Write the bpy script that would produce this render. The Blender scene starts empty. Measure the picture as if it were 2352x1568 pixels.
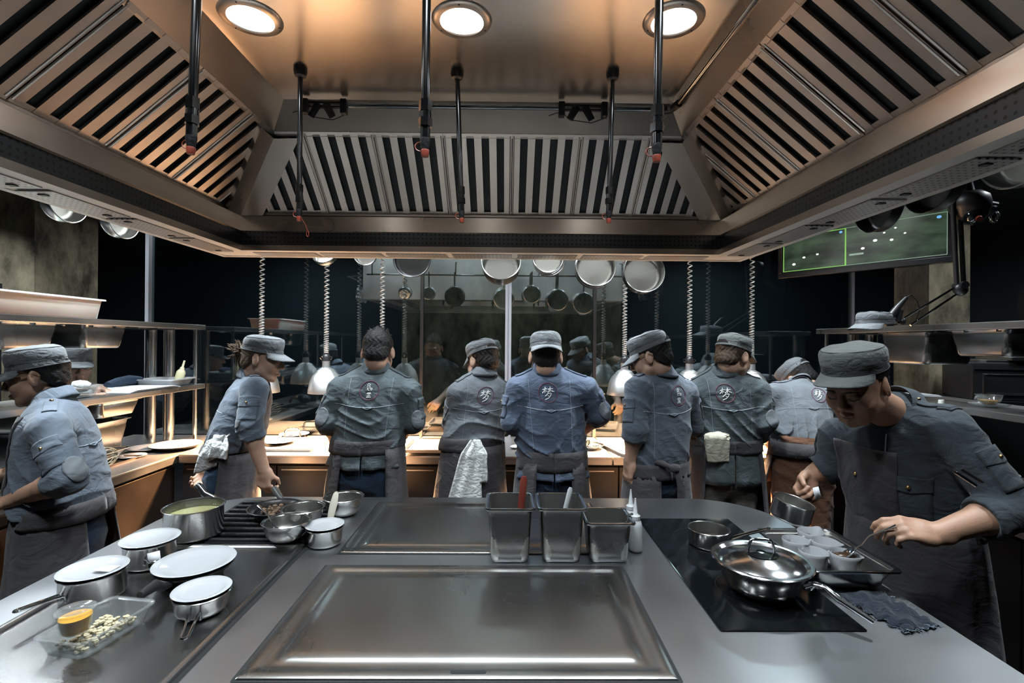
import bpy, bmesh, math, random
import numpy as np
from mathutils import Vector, Matrix
from mathutils.bvhtree import BVHTree
random.seed(7)
PI = math.pi
S = bpy.context.scene
COL = S.collection

# ------------------------------------------------------------------ camera
FPX = 1130.0
cd = bpy.data.cameras.new('camera'); cd.sensor_width = 36.0; cd.lens = FPX / 2352.0 * 36.0
cd.clip_start = 0.02; cd.clip_end = 60
cam = bpy.data.objects.new('camera', cd); COL.objects.link(cam)
CAM = (Matrix.Translation((0, 0, 1.6)) @ Matrix.Rotation(math.radians(-0.55), 4, 'Z')
       @ Matrix.Rotation(math.radians(90.1), 4, 'X') @ Matrix.Rotation(math.radians(0.43), 4, 'Z'))
cam.matrix_world = CAM
S.camera = cam

# ------------------------------------------------------------------ world, exposure
w = bpy.data.worlds.new('world'); S.world = w; w.use_nodes = True
w.node_tree.nodes['Background'].inputs[0].default_value = (0.3, 0.5, 0.6, 1)
w.node_tree.nodes['Background'].inputs[1].default_value = 0.05
S.view_settings.view_transform = 'Standard'; S.view_settings.look = 'None'
S.view_settings.exposure = 0.2; S.view_settings.gamma = 1.0
S.view_settings.use_curve_mapping = False
S.cycles.max_bounces = 6; S.cycles.diffuse_bounces = 3; S.cycles.glossy_bounces = 4
S.cycles.transmission_bounces = 4; S.cycles.transparent_max_bounces = 8
S.cycles.sample_clamp_indirect = 5.0; S.cycles.caustics_reflective = False; S.cycles.caustics_refractive = False
S.cycles.use_denoising = True; S.cycles.blur_glossy = 0.4; S.cycles.adaptive_threshold = 0.02

# ------------------------------------------------------------------ unseen and added room lamps
COOL = (0.86, 0.95, 1.0); WARM = (1.0, 0.5, 0.2)
def area_light(name, loc, size, power, color, rot=(0, 0, 0), spread=180, shape='DISK'):
    l = bpy.data.lights.new(name, 'AREA'); l.shape = shape; l.size = size; l.energy = power; l.color = color
    l.spread = math.radians(spread)
    o = bpy.data.objects.new(name, l); COL.objects.link(o); o.location = loc; o.rotation_euler = rot
    return o
# unseen ceiling lamps, some inferred over aisles, others added for piers, back rooms, cook
for n, (x, y, p, sp) in enumerate([(-1.85, 1.0, 7, 90), (-1.62, 2.2, 34, 125), (-3.0, 3.0, 14, 130), (1.7, .9, 4, 100), (1.62, 1.75, 8, 100), (3.2, 2.7, 4, 130), (-2.4, 4.9, 20, 170), (2.6, 4.9, 20, 170), (-4.1, 3.3, 9, 120), (2.9, 2.5, 5, 120),
                                   (-1.2, 2.54, 19, 130), (-.45, 2.54, 19, 130), (0.3, 2.54, 19, 130), (1.0, 2.54, 19, 130), (-2.7, 2.3, 18, 120), (1.7, 2.6, 9, 120)]):
    area_light('unseen_ceiling_spot', (x, y, 2.78), 0.16, p, COOL, spread=sp)
HOOD_L = 5.4      # power of each recessed hood light
HEAT_L = 98.0       # power of each heat lamp bulb

# ------------------------------------------------------------------ pixel -> place helpers
_R = CAM.to_3x3(); _O = CAM.translation
def ray(px, py):
    return (_R @ Vector(((px - 1176.0) / FPX, -(py - 784.0) / FPX, -1.0))).normalized()
def on_z(px, py, z):
    d = ray(px, py); return _O + d * ((z - _O.z) / d.z)
def at_y(px, py, y):
    d = ray(px, py); return _O + d * ((y - _O.y) / d.y)
def at_x(px, py, x):
    d = ray(px, py); return _O + d * ((x - _O.x) / d.x)

# ------------------------------------------------------------------ materials
def _new(name):
    m = bpy.data.materials.new(name); m.use_nodes = True
    nt = m.node_tree; return m, nt, nt.nodes['Principled BSDF']
def _n(nt, typ, **kw):
    n = nt.nodes.new(typ)
    for k, v in kw.items():
        if k in n.inputs: n.inputs[k].default_value = v
        else: setattr(n, k, v)
    return n
def _coords(nt, scale=(1, 1, 1)):
    tc = nt.nodes.new('ShaderNodeTexCoord'); mp = nt.nodes.new('ShaderNodeMapping')
    mp.inputs['Scale'].default_value = scale
    nt.links.new(tc.outputs['Object'], mp.inputs[0]); return mp.outputs[0]
def plain(name, col, rough=0.5, metal=0.0, var=0.0, vscale=8, bump=0.0, bscale=60, spec=0.5, **kw):
    m, nt, b = _new(name)
    b.inputs['Base Color'].default_value = (*col, 1); b.inputs['Roughness'].default_value = rough
    b.inputs['Metallic'].default_value = metal; b.inputs['Specular IOR Level'].default_value = spec
    for k, v in kw.items(): b.inputs[k.replace('_', ' ')].default_value = v
    co = _coords(nt)
    if var:
        no = _n(nt, 'ShaderNodeTexNoise', Scale=vscale, Detail=4.0); nt.links.new(co, no.inputs[0])
        mx = _n(nt, 'ShaderNodeMix', data_type='RGBA')
        mx.inputs[6].default_value = (*[c * (1 - var) for c in col], 1); mx.inputs[7].default_value = (*[min(1, c * (1 + var)) for c in col], 1)
        nt.links.new(no.outputs[0], mx.inputs[0]); nt.links.new(mx.outputs[2], b.inputs['Base Color'])
    if bump:
        no = _n(nt, 'ShaderNodeTexNoise', Scale=bscale, Detail=3.0); nt.links.new(co, no.inputs[0])
        bp = _n(nt, 'ShaderNodeBump', Strength=bump, Distance=0.01); nt.links.new(no.outputs[0], bp.inputs['Height'])
        nt.links.new(bp.outputs[0], b.inputs['Normal'])
    return m
def steel(name, col=(0.55, 0.56, 0.57), rough=0.28, rv=0.12, stretch=(2, 60, 60), bump=0.06, smudge=0.25, sscale=3.0):
    """brushed stainless steel: stretched noise for the grain, cloudy noise for wear and smudges"""
    m, nt, b = _new(name); b.inputs['Metallic'].default_value = 1.0
    g = _n(nt, 'ShaderNodeTexNoise', Scale=12.0, Detail=1.0); nt.links.new(_coords(nt, stretch), g.inputs[0])
    s = _n(nt, 'ShaderNodeTexNoise', Scale=sscale, Detail=3.0, Roughness=0.5); nt.links.new(_coords(nt), s.inputs[0])
    mr = _n(nt, 'ShaderNodeMapRange'); mr.inputs[1].default_value = 0.3; mr.inputs[2].default_value = 0.7
    mr.inputs[3].default_value = rough - rv; mr.inputs[4].default_value = rough + rv
    ad = _n(nt, 'ShaderNodeMix', data_type='FLOAT'); ad.inputs[0].default_value = 0.03
    nt.links.new(s.outputs[0], ad.inputs[2]); nt.links.new(g.outputs[0], ad.inputs[3])
    nt.links.new(ad.outputs[0], mr.inputs[0]); nt.links.new(mr.outputs[0], b.inputs['Roughness'])
    mx = _n(nt, 'ShaderNodeMix', data_type='RGBA')
    mx.inputs[6].default_value = (*[c * (1 - smudge) for c in col], 1); mx.inputs[7].default_value = (*[min(1, c * (1 + smudge * .6)) for c in col], 1)
    nt.links.new(s.outputs[0], mx.inputs[0]); nt.links.new(mx.outputs[2], b.inputs['Base Color'])
    if bump:
        bp = _n(nt, 'ShaderNodeBump', Strength=bump, Distance=0.002); nt.links.new(g.outputs[0], bp.inputs['Height'])
        nt.links.new(bp.outputs[0], b.inputs['Normal'])
    return m
def fabric(name, col, wr=0.5, wscale=11, rough=0.85, var=0.22):
    """washed cotton twill: cloudy fading, fine weave and soft creases"""
    m, nt, b = _new(name); b.inputs['Roughness'].default_value = rough; b.inputs['Specular IOR Level'].default_value = 0.25
    b.inputs['Sheen Weight'].default_value = 0.15
    co = _coords(nt)
    c = _n(nt, 'ShaderNodeTexNoise', Scale=7.0, Detail=5.0, Roughness=0.6); nt.links.new(co, c.inputs[0])
    mx = _n(nt, 'ShaderNodeMix', data_type='RGBA')
    mx.inputs[6].default_value = (*[x * (1 - var) for x in col], 1); mx.inputs[7].default_value = (*[x * (1 + var) for x in col], 1)
    nt.links.new(c.outputs[0], mx.inputs[0]); nt.links.new(mx.outputs[2], b.inputs['Base Color'])
    k = _n(nt, 'ShaderNodeTexNoise', Scale=wscale, Detail=3.0, Distortion=1.2); nt.links.new(_coords(nt, (1, 1, 1.5)), k.inputs[0])
    f = _n(nt, 'ShaderNodeTexNoise', Scale=420.0, Detail=1.0); nt.links.new(co, f.inputs[0])
    b1 = _n(nt, 'ShaderNodeBump', Strength=wr, Distance=0.02); nt.links.new(k.outputs[0], b1.inputs['Height'])
    b2 = _n(nt, 'ShaderNodeBump', Strength=0.18, Distance=0.002); nt.links.new(f.outputs[0], b2.inputs['Height'])
    nt.links.new(b1.outputs[0], b2.inputs['Normal']); nt.links.new(b2.outputs[0], b.inputs['Normal'])
    return m
def emit(name, col, strength):
    m, nt, b = _new(name); b.inputs['Base Color'].default_value = (*col, 1)
    b.inputs['Emission Color'].default_value = (*col, 1); b.inputs['Emission Strength'].default_value = strength
    return m
def pane(name, tint, refl, rough=0.0, haze=0.0):
    """a sheet of glass: you look through it and it mirrors the room"""
    m = bpy.data.materials.new(name); m.use_nodes = True; nt = m.node_tree; nt.nodes.clear()
    t = _n(nt, 'ShaderNodeBsdfTransparent'); t.inputs[0].default_value = (*tint, 1)
    g = _n(nt, 'ShaderNodeBsdfGlossy'); g.inputs['Roughness'].default_value = rough; g.inputs[0].default_value = (.9, .97, 1, 1)
    lw = _n(nt, 'ShaderNodeLayerWeight', Blend=.5)
    pw = _n(nt, 'ShaderNodeMath', operation='POWER'); pw.inputs[1].default_value = 4.0; nt.links.new(lw.outputs['Facing'], pw.inputs[0])
    ad = _n(nt, 'ShaderNodeMath', operation='MAXIMUM'); ad.inputs[1].default_value = refl
    nt.links.new(pw.outputs[0], ad.inputs[0])
    mx = _n(nt, 'ShaderNodeMixShader'); nt.links.new(ad.outputs[0], mx.inputs[0])
    nt.links.new(t.outputs[0], mx.inputs[1]); nt.links.new(g.outputs[0], mx.inputs[2])
    o = _n(nt, 'ShaderNodeOutputMaterial'); nt.links.new(mx.outputs[0], o.inputs[0])
    if haze:
        df = _n(nt, 'ShaderNodeBsdfDiffuse'); df.inputs[0].default_value = (.8, .82, .82, 1)
        m2 = _n(nt, 'ShaderNodeMixShader'); m2.inputs[0].default_value = haze
        nt.links.new(mx.outputs[0], m2.inputs[1]); nt.links.new(df.outputs[0], m2.inputs[2]); nt.links.new(m2.outputs[0], o.inputs[0])
    return m
def perforated(name, col, hole, pitch, r, rough=0.3, axes='XZ', metal=1.0):
    """sheet steel with a square grid of drilled dark holes"""
    m, nt, b = _new(name); b.inputs['Roughness'].default_value = rough
    tc = nt.nodes.new('ShaderNodeTexCoord'); sp = nt.nodes.new('ShaderNodeSeparateXYZ'); nt.links.new(tc.outputs['Object'], sp.inputs[0])
    sq = []
    for a in axes:
        d = _n(nt, 'ShaderNodeMath', operation='PINGPONG'); d.inputs[1].default_value = pitch / 2
        nt.links.new(sp.outputs[a], d.inputs[0])
        q = _n(nt, 'ShaderNodeMath', operation='MULTIPLY'); nt.links.new(d.outputs[0], q.inputs[0]); nt.links.new(d.outputs[0], q.inputs[1]); sq.append(q)
    ad = _n(nt, 'ShaderNodeMath', operation='ADD'); nt.links.new(sq[0].outputs[0], ad.inputs[0]); nt.links.new(sq[1].outputs[0], ad.inputs[1])
    lt = _n(nt, 'ShaderNodeMath', operation='LESS_THAN'); lt.inputs[1].default_value = r * r; nt.links.new(ad.outputs[0], lt.inputs[0])
    mx = _n(nt, 'ShaderNodeMix', data_type='RGBA'); mx.inputs[6].default_value = (*col, 1); mx.inputs[7].default_value = (*hole, 1)
    nt.links.new(lt.outputs[0], mx.inputs[0]); nt.links.new(mx.outputs[2], b.inputs['Base Color'])
    iv = _n(nt, 'ShaderNodeMath', operation='MULTIPLY_ADD'); iv.inputs[1].default_value = -metal; iv.inputs[2].default_value = metal
    nt.links.new(lt.outputs[0], iv.inputs[0]); nt.links.new(iv.outputs[0], b.inputs['Metallic'])
    return m
def concrete(name, c1, c2):
    m, nt, b = _new(name); b.inputs['Roughness'].default_value = 0.9
    n1 = _n(nt, 'ShaderNodeTexNoise', Scale=3.5, Detail=8.0, Roughness=0.65); nt.links.new(_coords(nt, (1.4, 1.4, .8)), n1.inputs[0])
    r = _n(nt, 'ShaderNodeValToRGB'); r.color_ramp.elements[0].position = .35; r.color_ramp.elements[1].position = .68
    r.color_ramp.elements[0].color = (*c1, 1); r.color_ramp.elements[1].color = (*c2, 1)
    nt.links.new(n1.outputs[0], r.inputs[0]); nt.links.new(r.outputs[0], b.inputs['Base Color'])
    bp = _n(nt, 'ShaderNodeBump', Strength=.4, Distance=.02); nt.links.new(n1.outputs[0], bp.inputs['Height']); nt.links.new(bp.outputs[0], b.inputs['Normal'])
    return m

M = {}
M['hood'] = steel('hood_steel_lamp_tint', (.60, .51, .43), .30, .03, (30, 3, 30), .0, .14, 4)  # warm glow of the heat lamps tinted into neutral steel
M['ceil'] = steel('hood_ceiling_lamp_tint', (.86, .75, .64), .25, .025, (14, 1.5, 14), .0, .08, 1.6)  # ceiling steel coloured warmer to carry the lamp glow
M['slat'] = steel('filter_steel_lamp_tint', (.58, .51, .45), .37, .03, (20, 20, 20), .0, .12, 6)  # slats too have the copper lamp light in their colour
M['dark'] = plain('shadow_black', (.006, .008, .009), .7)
M['perf'] = perforated('perforated_band', (.09, .095, .1), (.002, .002, .002), .020, .0042, .3, 'XZ')
M['perfy'] = perforated('perforated_band_side', (.09, .095, .1), (.002, .002, .002), .020, .0042, .3, 'YZ')
M['perfu'] = perforated('perforated_underside', (.5, .49, .47), (.05, .05, .05), .018, .0035, .35, 'XY')
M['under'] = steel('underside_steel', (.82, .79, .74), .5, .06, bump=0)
M['chrome'] = plain('chrome', (.62, .65, .68), .12, 1.0)
M['pipe'] = steel('pipe_steel', (.16, .17, .18), .16, .05, (10, 10, 2), .02)
M['pot'] = steel('pot_steel', (.6, .6, .59), .2, .05, (4, 4, 60), .0, .08, 6)
M['potin'] = steel('pot_inside_steel', (.5, .5, .48), .3, .04, (4, 4, 60), .02, .1, 6)
M['gn'] = steel('gastronorm_steel', (.28, .285, .29), .27, .02, (30, 30, 3), .0, .05, 3)
M['top'] = steel('worktop_steel', (.53, .55, .57), .34, .04, (3, 40, 40), .0, .10, 2.0)
M['griddle'] = steel('griddle_steel', (.45, .44, .42), .29, .035, (20, 2, 20), .0, .2, 1.8)
M['tray'] = steel('tray_steel', (.46, .46, .46), .25, .03, (3, 20, 20), .0, .15, 2.0)
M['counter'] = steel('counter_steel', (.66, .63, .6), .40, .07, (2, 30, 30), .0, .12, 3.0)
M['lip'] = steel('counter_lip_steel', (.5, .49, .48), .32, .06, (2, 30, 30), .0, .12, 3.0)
M['door'] = steel('cabinet_steel_glint_tint', (.56, .44, .36), .24, .05, (20, 20, 2), .0, .15, 2.0)  # copper reflections of warm light put into the steel colour
M['black'] = plain('black_lacquer', (.012, .013, .014), .35, var=.2)
M['blackglass'] = plain('black_ceramic_glass', (.004, .005, .006), .07, spec=.6, var=.3)
M['iron'] = plain('cast_iron', (.022, .022, .024), .42, .6, bump=.15, bscale=120)
M['nonstick'] = plain('nonstick_black', (.012, .012, .013), .35, bump=.05, bscale=200)
M['bakelite'] = plain('black_handle', (.015, .015, .017), .4)
M['china'] = plain('white_china', (.47, .48, .5), .09, spec=.6)
M['whiteplastic'] = plain('white_plastic', (.82, .84, .78), .4, Subsurface_Weight=.1)
M['milky'] = plain('milky_plastic', (.72, .74, .76), .3, Transmission_Weight=.35, IOR=1.2)
M['clear'] = None
M['oil'] = plain('amber_oil', (.85, .42, .03), .08)
M['broth'] = plain('pale_broth', (.35, .34, .16), .12)
M['food'] = plain('browned_food', (.16, .10, .06), .7, var=.6, vscale=60, bump=.6, bscale=80)
M['crumb'] = plain('pale_crumbs', (.55, .48, .32), .8, var=.4, vscale=50, bump=.5, bscale=70)
M['paper'] = plain('paper', (.78, .79, .82), .8)
M['wood'] = plain('red_wood', (.16, .03, .02), .45, var=.3)
M['red'] = plain('red_cap', (.2, .03, .015), .4)
M['skin'] = plain('skin', (.52, .32, .23), .5, var=.14, vscale=22, bump=.08, bscale=220, Subsurface_Weight=.12, Subsurface_Scale=.01)
M['skin2'] = plain('tan_skin', (.45, .26, .175), .5, var=.14, vscale=22, bump=.08, bscale=220, Subsurface_Weight=.12, Subsurface_Scale=.01)
M['hair'] = plain('black_hair', (.006, .0055, .0055), .7, bump=.35, bscale=160, spec=.25)
M['hairb'] = plain('brown_hair', (.06, .04, .026), .65, bump=.35, bscale=200, spec=.25)
M['brow'] = plain('eyebrow_black', (.02, .015, .013), .6)
M['lips'] = plain('lip', (.36, .19, .15), .5)
M['jk'] = [fabric('jacket_slate', (.088, .107, .135)), fabric('jacket_greygreen', (.085, .105, .115)), fabric('jacket_pale', (.16, .178, .198)), fabric('jacket_blue', (.075, .098, .145)), fabric('jacket_dark', (.05, .062, .074)), fabric('jacket_faded', (.115, .14, .175))]
M['apron'] = fabric('apron_charcoal', (.058, .054, .058), .4)
M['capm'] = fabric('cap_grey', (.15, .16, .17), .35, 25)
M['capd'] = fabric('cap_olive_grey', (.105, .115, .11), .35, 25)
M['jeans'] = fabric('jeans', (.02, .04, .075), .4)
M['cargo'] = fabric('cargo_trousers', (.16, .15, .13), .4)
M['rust'] = fabric('brown_trousers', (.24, .12, .075), .4)  # rust brown cloth, brightened for the orange light falling on it
M['patch'] = fabric('elbow_patch', (.155, .17, .185), .3)
M['denim'] = fabric('denim_cloth', (.0065, .012, .022), .7, 30)
M['towel'] = fabric('white_towel', (.62, .63, .62), .5, 22)
M['cream'] = fabric('cream_towel', (.5, .48, .38), .4, 22)
M['thread'] = plain('pale_thread', (.3, .34, .38), .8)
M['white'] = plain('white_thread', (.8, .8, .8), .7)
M['ring'] = plain('plum_thread', (.16, .04, .07), .7)
M['brass'] = plain('brass', (.5, .33, .16), .3, 1.0)
M['shoe'] = plain('black_shoe', (.012, .012, .012), .5)
M['alu'] = steel('spun_aluminium', (.86, .85, .84), .42, .05, (3, 3, 60), .02, .05, 3)
M['lampin'] = plain('lamp_inside', (.8, .7, .6), .3, .8)
M['conc'] = concrete('board_concrete', (.045, .037, .025), (.40, .34, .23))
M['wall'] = plain('dark_wall', (.022, .032, .042), .6, var=.3, vscale=2)
M['floor'] = plain('dark_tile', (.03, .03, .032), .35, var=.3, vscale=3)
M['clear'] = pane('clear_plastic', (.95, .96, .96), .06, .12, .10)
M['glass'] = pane('partition_glass', (.62, .7, .72), .19)
M['mull'] = plain('mullion_aluminium', (.5, .5, .55), .45, .35)
M['screw'] = plain('screw_black', (.02, .02, .02), .4)

# ------------------------------------------------------------------ mesh helpers
class MB:
    """collects vertices and faces for ONE mesh"""
    def __init__(s): s.v = []; s.f = []
    def add(s, vs, fs, T=None):
        o = len(s.v)
        s.v += [tuple(T @ Vector(p)) for p in vs] if T else [tuple(p) for p in vs]
        s.f += [tuple(i + o for i in f) for f in fs]; return s
    def box(s, lo, hi, T=None):
        (a, b, c), (d, e, f) = lo, hi
        return s.add([(a, b, c), (d, b, c), (d, e, c), (a, e, c), (a, b, f), (d, b, f), (d, e, f), (a, e, f)],
                     [(0, 3, 2, 1), (4, 5, 6, 7), (0, 1, 5, 4), (1, 2, 6, 5), (2, 3, 7, 6), (3, 0, 4, 7)], T)
    def loft(s, rings, closed=True, cap0=False, cap1=False, T=None):
        n = len(rings[0]); vs = [p for r in rings for p in r]; fs = []
        for i in range(len(rings) - 1):
            for j in range(n if closed else n - 1):
                k = (j + 1) % n
                fs.append((i * n + j, i * n + k, (i + 1) * n + k, (i + 1) * n + j))
        if cap0: fs.append(tuple(range(n))[::-1])
        if cap1: fs.append(tuple((len(rings) - 1) * n + j for j in range(n)))
        return s.add(vs, fs, T)
    def lathe(s, prof, n=48, T=None, cap0=False, cap1=False):
        rings = [[(r * math.cos(2 * PI * j / n), r * math.sin(2 * PI * j / n), z) for j in range(n)] for r, z in prof]
        return s.loft(rings, True, cap0, cap1, T)
    def tube(s, pts, r, n=10, caps=True, flat=None, T=None):
        """round bar along a polyline; r a number or one per point; flat=(axis, factor) squashes the section"""
        P = [Vector(p) for p in pts]; m = len(P); rs = r if hasattr(r, '__len__') else [r] * m
        t0 = (P[1] - P[0]).normalized()
        a = Vector((0, 0, 1)) if abs(t0.z) < .9 else Vector((1, 0, 0))
        u = (a - t0 * a.dot(t0)).normalized(); rings = []
        for i in range(m):
            t = (P[min(i + 1, m - 1)] - P[max(i - 1, 0)]).normalized()
            u = (u - t * u.dot(t)).normalized(); v = t.cross(u); ring = []
            for j in range(n):
                q = (u * math.cos(2 * PI * j / n) + v * math.sin(2 * PI * j / n)) * rs[i]
                if flat: ax = Vector(flat[0]).normalized(); q = q - ax * q.dot(ax) * (1 - flat[1])
                ring.append(tuple(P[i] + q))
            rings.append(ring)
        return s.loft(rings, True, caps, caps, T)
    def sphere(s, c, r, n=16, T=None):
        rx, ry, rz = r if hasattr(r, '__len__') else (r, r, r); m = n // 2; rings = []
        for i in range(m + 1):
            a = PI * (i / m) ; a = max(.02, min(PI - .02, a))
            rings.append([(c[0] + rx * math.sin(a) * math.cos(2 * PI * j / n), c[1] + ry * math.sin(a) * math.sin(2 * PI * j / n), c[2] - rz * math.cos(a)) for j in range(n)])
        return s.loft(rings, True, True, True, T)
def rrect(w, d, r, z, n=5, cx=0, cy=0):
    """rounded rectangle ring, counter-clockwise"""
    pts = []
    for qx, qy, a0 in ((1, 1, 0), (-1, 1, PI / 2), (-1, -1, PI), (1, -1, 1.5 * PI)):
        for i in range(n + 1):
            a = a0 + PI / 2 * i / n
            pts.append((cx + qx * (w / 2 - r) + r * math.cos(a), cy + qy * (d / 2 - r) + r * math.sin(a), z))
    return pts
def obj(name, mb, mat, parent=None, smooth=40, bevel=0.0, solid=0.0):
    me = bpy.data.meshes.new(name)
    if isinstance(mb, MB): me.from_pydata(mb.v, [], mb.f)
    else: me.from_pydata(mb[0], [], mb[1])
    me.materials.append(M[mat] if isinstance(mat, str) else mat)
    bm = bmesh.new(); bm.from_mesh(me); bmesh.ops.recalc_face_normals(bm, faces=bm.faces); bm.to_mesh(me); bm.free()
    if smooth:
        for p in me.polygons: p.use_smooth = True
        if smooth < 180: me.set_sharp_from_angle(angle=math.radians(smooth))
    o = bpy.data.objects.new(name, me); COL.objects.link(o)
    if parent: o.parent = parent; o.matrix_parent_inverse = Matrix()
    if solid:
        md = o.modifiers.new('solid', 'SOLIDIFY'); md.thickness = solid; md.offset = 0
    if bevel:
        md = o.modifiers.new('bevel', 'BEVEL'); md.width = bevel; md.segments = 2; md.limit_method = 'ANGLE'
    return o
def tag(o, label, cat, group=None):
    o['label'] = label; o['category'] = cat
    if group: o['group'] = group
    return o
def thing(name, label, cat, loc=(0, 0, 0), rz=0.0, group=None):
    o = bpy.data.objects.new(name, None); COL.objects.link(o); o.location = loc; o.rotation_euler = (0, 0, rz)
    o.empty_display_size = .1
    return tag(o, label, cat, group)
def struct(name, mb, mat, **kw):
    o = obj(name, mb, mat, **kw); o['kind'] = 'structure'; return o
def dup(root, loc, rz=None, label=None, mat4=None):
    r = root.copy(); COL.objects.link(r)
    if mat4 is not None: r.matrix_world = mat4
    else:
        r.location = loc
        if rz is not None: r.rotation_euler = (0, 0, rz)
    if label: r['label'] = label
    for ch in list(root.children):
        c = ch.copy(); COL.objects.link(c); c.parent = r
        for g in ch.children:
            d = g.copy(); COL.objects.link(d); d.parent = c
    return r
ORD = ['first', 'second', 'third', 'fourth', 'fifth', 'sixth', 'seventh', 'eighth', 'ninth', 'tenth']
def objw(name, mb, mat, parent, **kw):
    """a part whose mesh is given in world coordinates"""
    o = obj(name, mb, mat, parent, **kw); o.location = -parent.location - (parent.parent.location if parent.parent else Vector()); return o

# ================================================================== the setting
struct('floor', MB().box((-5.2, -1.6, -.1), (5.2, 6.2, 0)), 'floor', smooth=0)
struct('ceiling', MB().box((-5.2, -1.6, 2.8), (5.2, 6.2, 2.9)), 'wall', smooth=0)
struct('wall_back', MB().box((-5.2, 6.1, 0), (5.2, 6.2, 2.8)), 'wall', smooth=0)
struct('wall_left', MB().box((-5.2, -1.6, 0), (-5.1, 6.2, 2.8)), 'wall', smooth=0)
struct('wall_right', MB().box((5.1, -1.6, 0), (5.2, 6.2, 2.8)), 'wall', smooth=0)
struct('wall_front', MB().box((-5.2, -1.6, 0), (5.2, -1.5, 2.8)), 'wall', smooth=0)
GY = 3.66                                          # plane of the glass partition behind the pass
# concrete piers at both sides and the dark panels between them
struct('pillar_left', MB().box((-4.55, 3.9, 0), (-3.72, 4.5, 2.8)), 'conc', smooth=0)
struct('pillar_right', MB().box((2.85, 3.3, 0), (3.13, 3.6, 2.8)), 'conc', smooth=0)
struct('wall_panel_left', MB().box((-5.1, 3.4, .9), (-3.5, 3.44, 1.98)), 'black', smooth=0)
struct('wall_panel_right', MB().box((3.05, 2.85, .9), (4.6, 2.9, 1.92)), 'black', smooth=0)
struct('trim_left', MB().box((-2.665, 3.64, .9), (-2.64, 3.70, 2.8)), 'mull', smooth=0)
struct('trim_right', MB().box((2.58, 3.66, .9), (2.6, 3.70, 2.8)), 'mull', smooth=0)
# glass partition: panes, dark posts and the bright double mullion
posts = [at_y(969, 800, GY).x, at_y(1167, 800, GY).x, at_y(1365, 800, GY).x]
edges = [-2.64, posts[0], posts[1], posts[2], 2.58]
for k in range(4):
    struct('window_%d' % (k + 1), MB().box((edges[k] + .012, GY, .905), (edges[k + 1] - .012, GY + .01, 2.8)), 'glass', smooth=0)
struct('trim_1', MB().box((posts[0] - .012, GY - .018, .9), (posts[0] + .012, GY + .03, 2.8)), 'black', smooth=0, bevel=.002)
struct('trim_2', MB().box((posts[2] - .012, GY - .018, .9), (posts[2] + .012, GY + .03, 2.8)), 'black', smooth=0, bevel=.002)
mm = MB()
for s in (-1, 1): mm.box((posts[1] + s * .0135 - .009, GY - .02, .9), (posts[1] + s * .0135 + .009, GY + .03, 2.8))
mm.box((posts[1] - .005, GY - .01, .9), (posts[1] + .005, GY + .02, 2.8))
struct('trim_3', mm, 'mull', smooth=0)
# the dim store room behind the glass
area_light('store_room_added_light', (.0, 4.9, 2.75), .3, 5, (.85, 1, .92), spread=170)  # unseen light added so the wall behind the glass shows
struct('wall_store', MB().box((-1.2, 5.6, 0), (1.3, 5.7, 2.8)), 'conc', smooth=0)

# ================================================================== extractor hood over the island
XL, XR, YB, YN = -1.232, .985, 2.285, .40
HOOD = thing('extractor_hood', 'large stainless steel canopy extractor hood hanging over the cooking island', 'extractor hood', (-.12, 1.35, 2.016))
def ring(i, z): return [(XL + i, YN + i, z), (XR - i, YN + i, z), (XR - i, YB - i, z), (XL + i, YB - i, z)]
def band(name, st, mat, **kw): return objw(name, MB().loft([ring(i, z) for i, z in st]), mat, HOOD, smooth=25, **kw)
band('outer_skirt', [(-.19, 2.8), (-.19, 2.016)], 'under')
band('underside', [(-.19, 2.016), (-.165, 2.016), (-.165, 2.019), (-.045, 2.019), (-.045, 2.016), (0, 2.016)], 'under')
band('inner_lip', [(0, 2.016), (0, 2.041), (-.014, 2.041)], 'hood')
# perforated inner band: one strip per side
objw('perforated_band', MB().loft([[(XL - .014, YB + .014, z), (XR + .014, YB + .014, z)] for z in (2.041, 2.106)], False), 'perf', HOOD, smooth=0)
for x in (XL - .014, XR + .014):
    objw('perforated_band', MB().loft([[(x, YN - .014, z), (x, YB + .014, z)] for z in (2.041, 2.106)], False), 'perfy', HOOD, smooth=0)
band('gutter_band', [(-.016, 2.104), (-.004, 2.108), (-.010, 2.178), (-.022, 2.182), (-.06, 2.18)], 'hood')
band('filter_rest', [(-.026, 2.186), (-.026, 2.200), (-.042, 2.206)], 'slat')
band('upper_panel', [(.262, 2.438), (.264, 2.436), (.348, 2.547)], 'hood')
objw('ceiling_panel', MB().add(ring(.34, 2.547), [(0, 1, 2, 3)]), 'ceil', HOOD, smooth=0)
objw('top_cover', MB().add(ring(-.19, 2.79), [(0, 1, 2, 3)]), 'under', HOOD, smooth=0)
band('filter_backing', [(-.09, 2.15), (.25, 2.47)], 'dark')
# corner covers along the hips
def hip(t, sx, sy, off=0.0):
    i = -.022 + t * (.264 + .022); z = 2.197 + t * (2.440 - 2.197)
    x = (XL + i) if sx < 0 else (XR - i); y = YB - i
    return Vector((x, y, z))
for sx in (-1, 1):
    nb = Vector((0, -.62, -.78)) * .022; ns = Vector((-sx * .62, 0, -.78)) * .022
    nh = Vector((-sx * .5, -.5, -.9)) * .020
    m_ = MB(); W = .115
    def row(t):
        h = hip(t, sx, 1)
        a = h + Vector((-sx * W, 0, 0)); b = h + Vector((0, -W, 0))
        return [tuple(a), tuple(a + nb), tuple(h + nh), tuple(b + ns), tuple(b)]
    m_.loft([row(0), row(1)], False)
    objw('corner_cover', m_, 'hood', HOOD, smooth=0)
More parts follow.
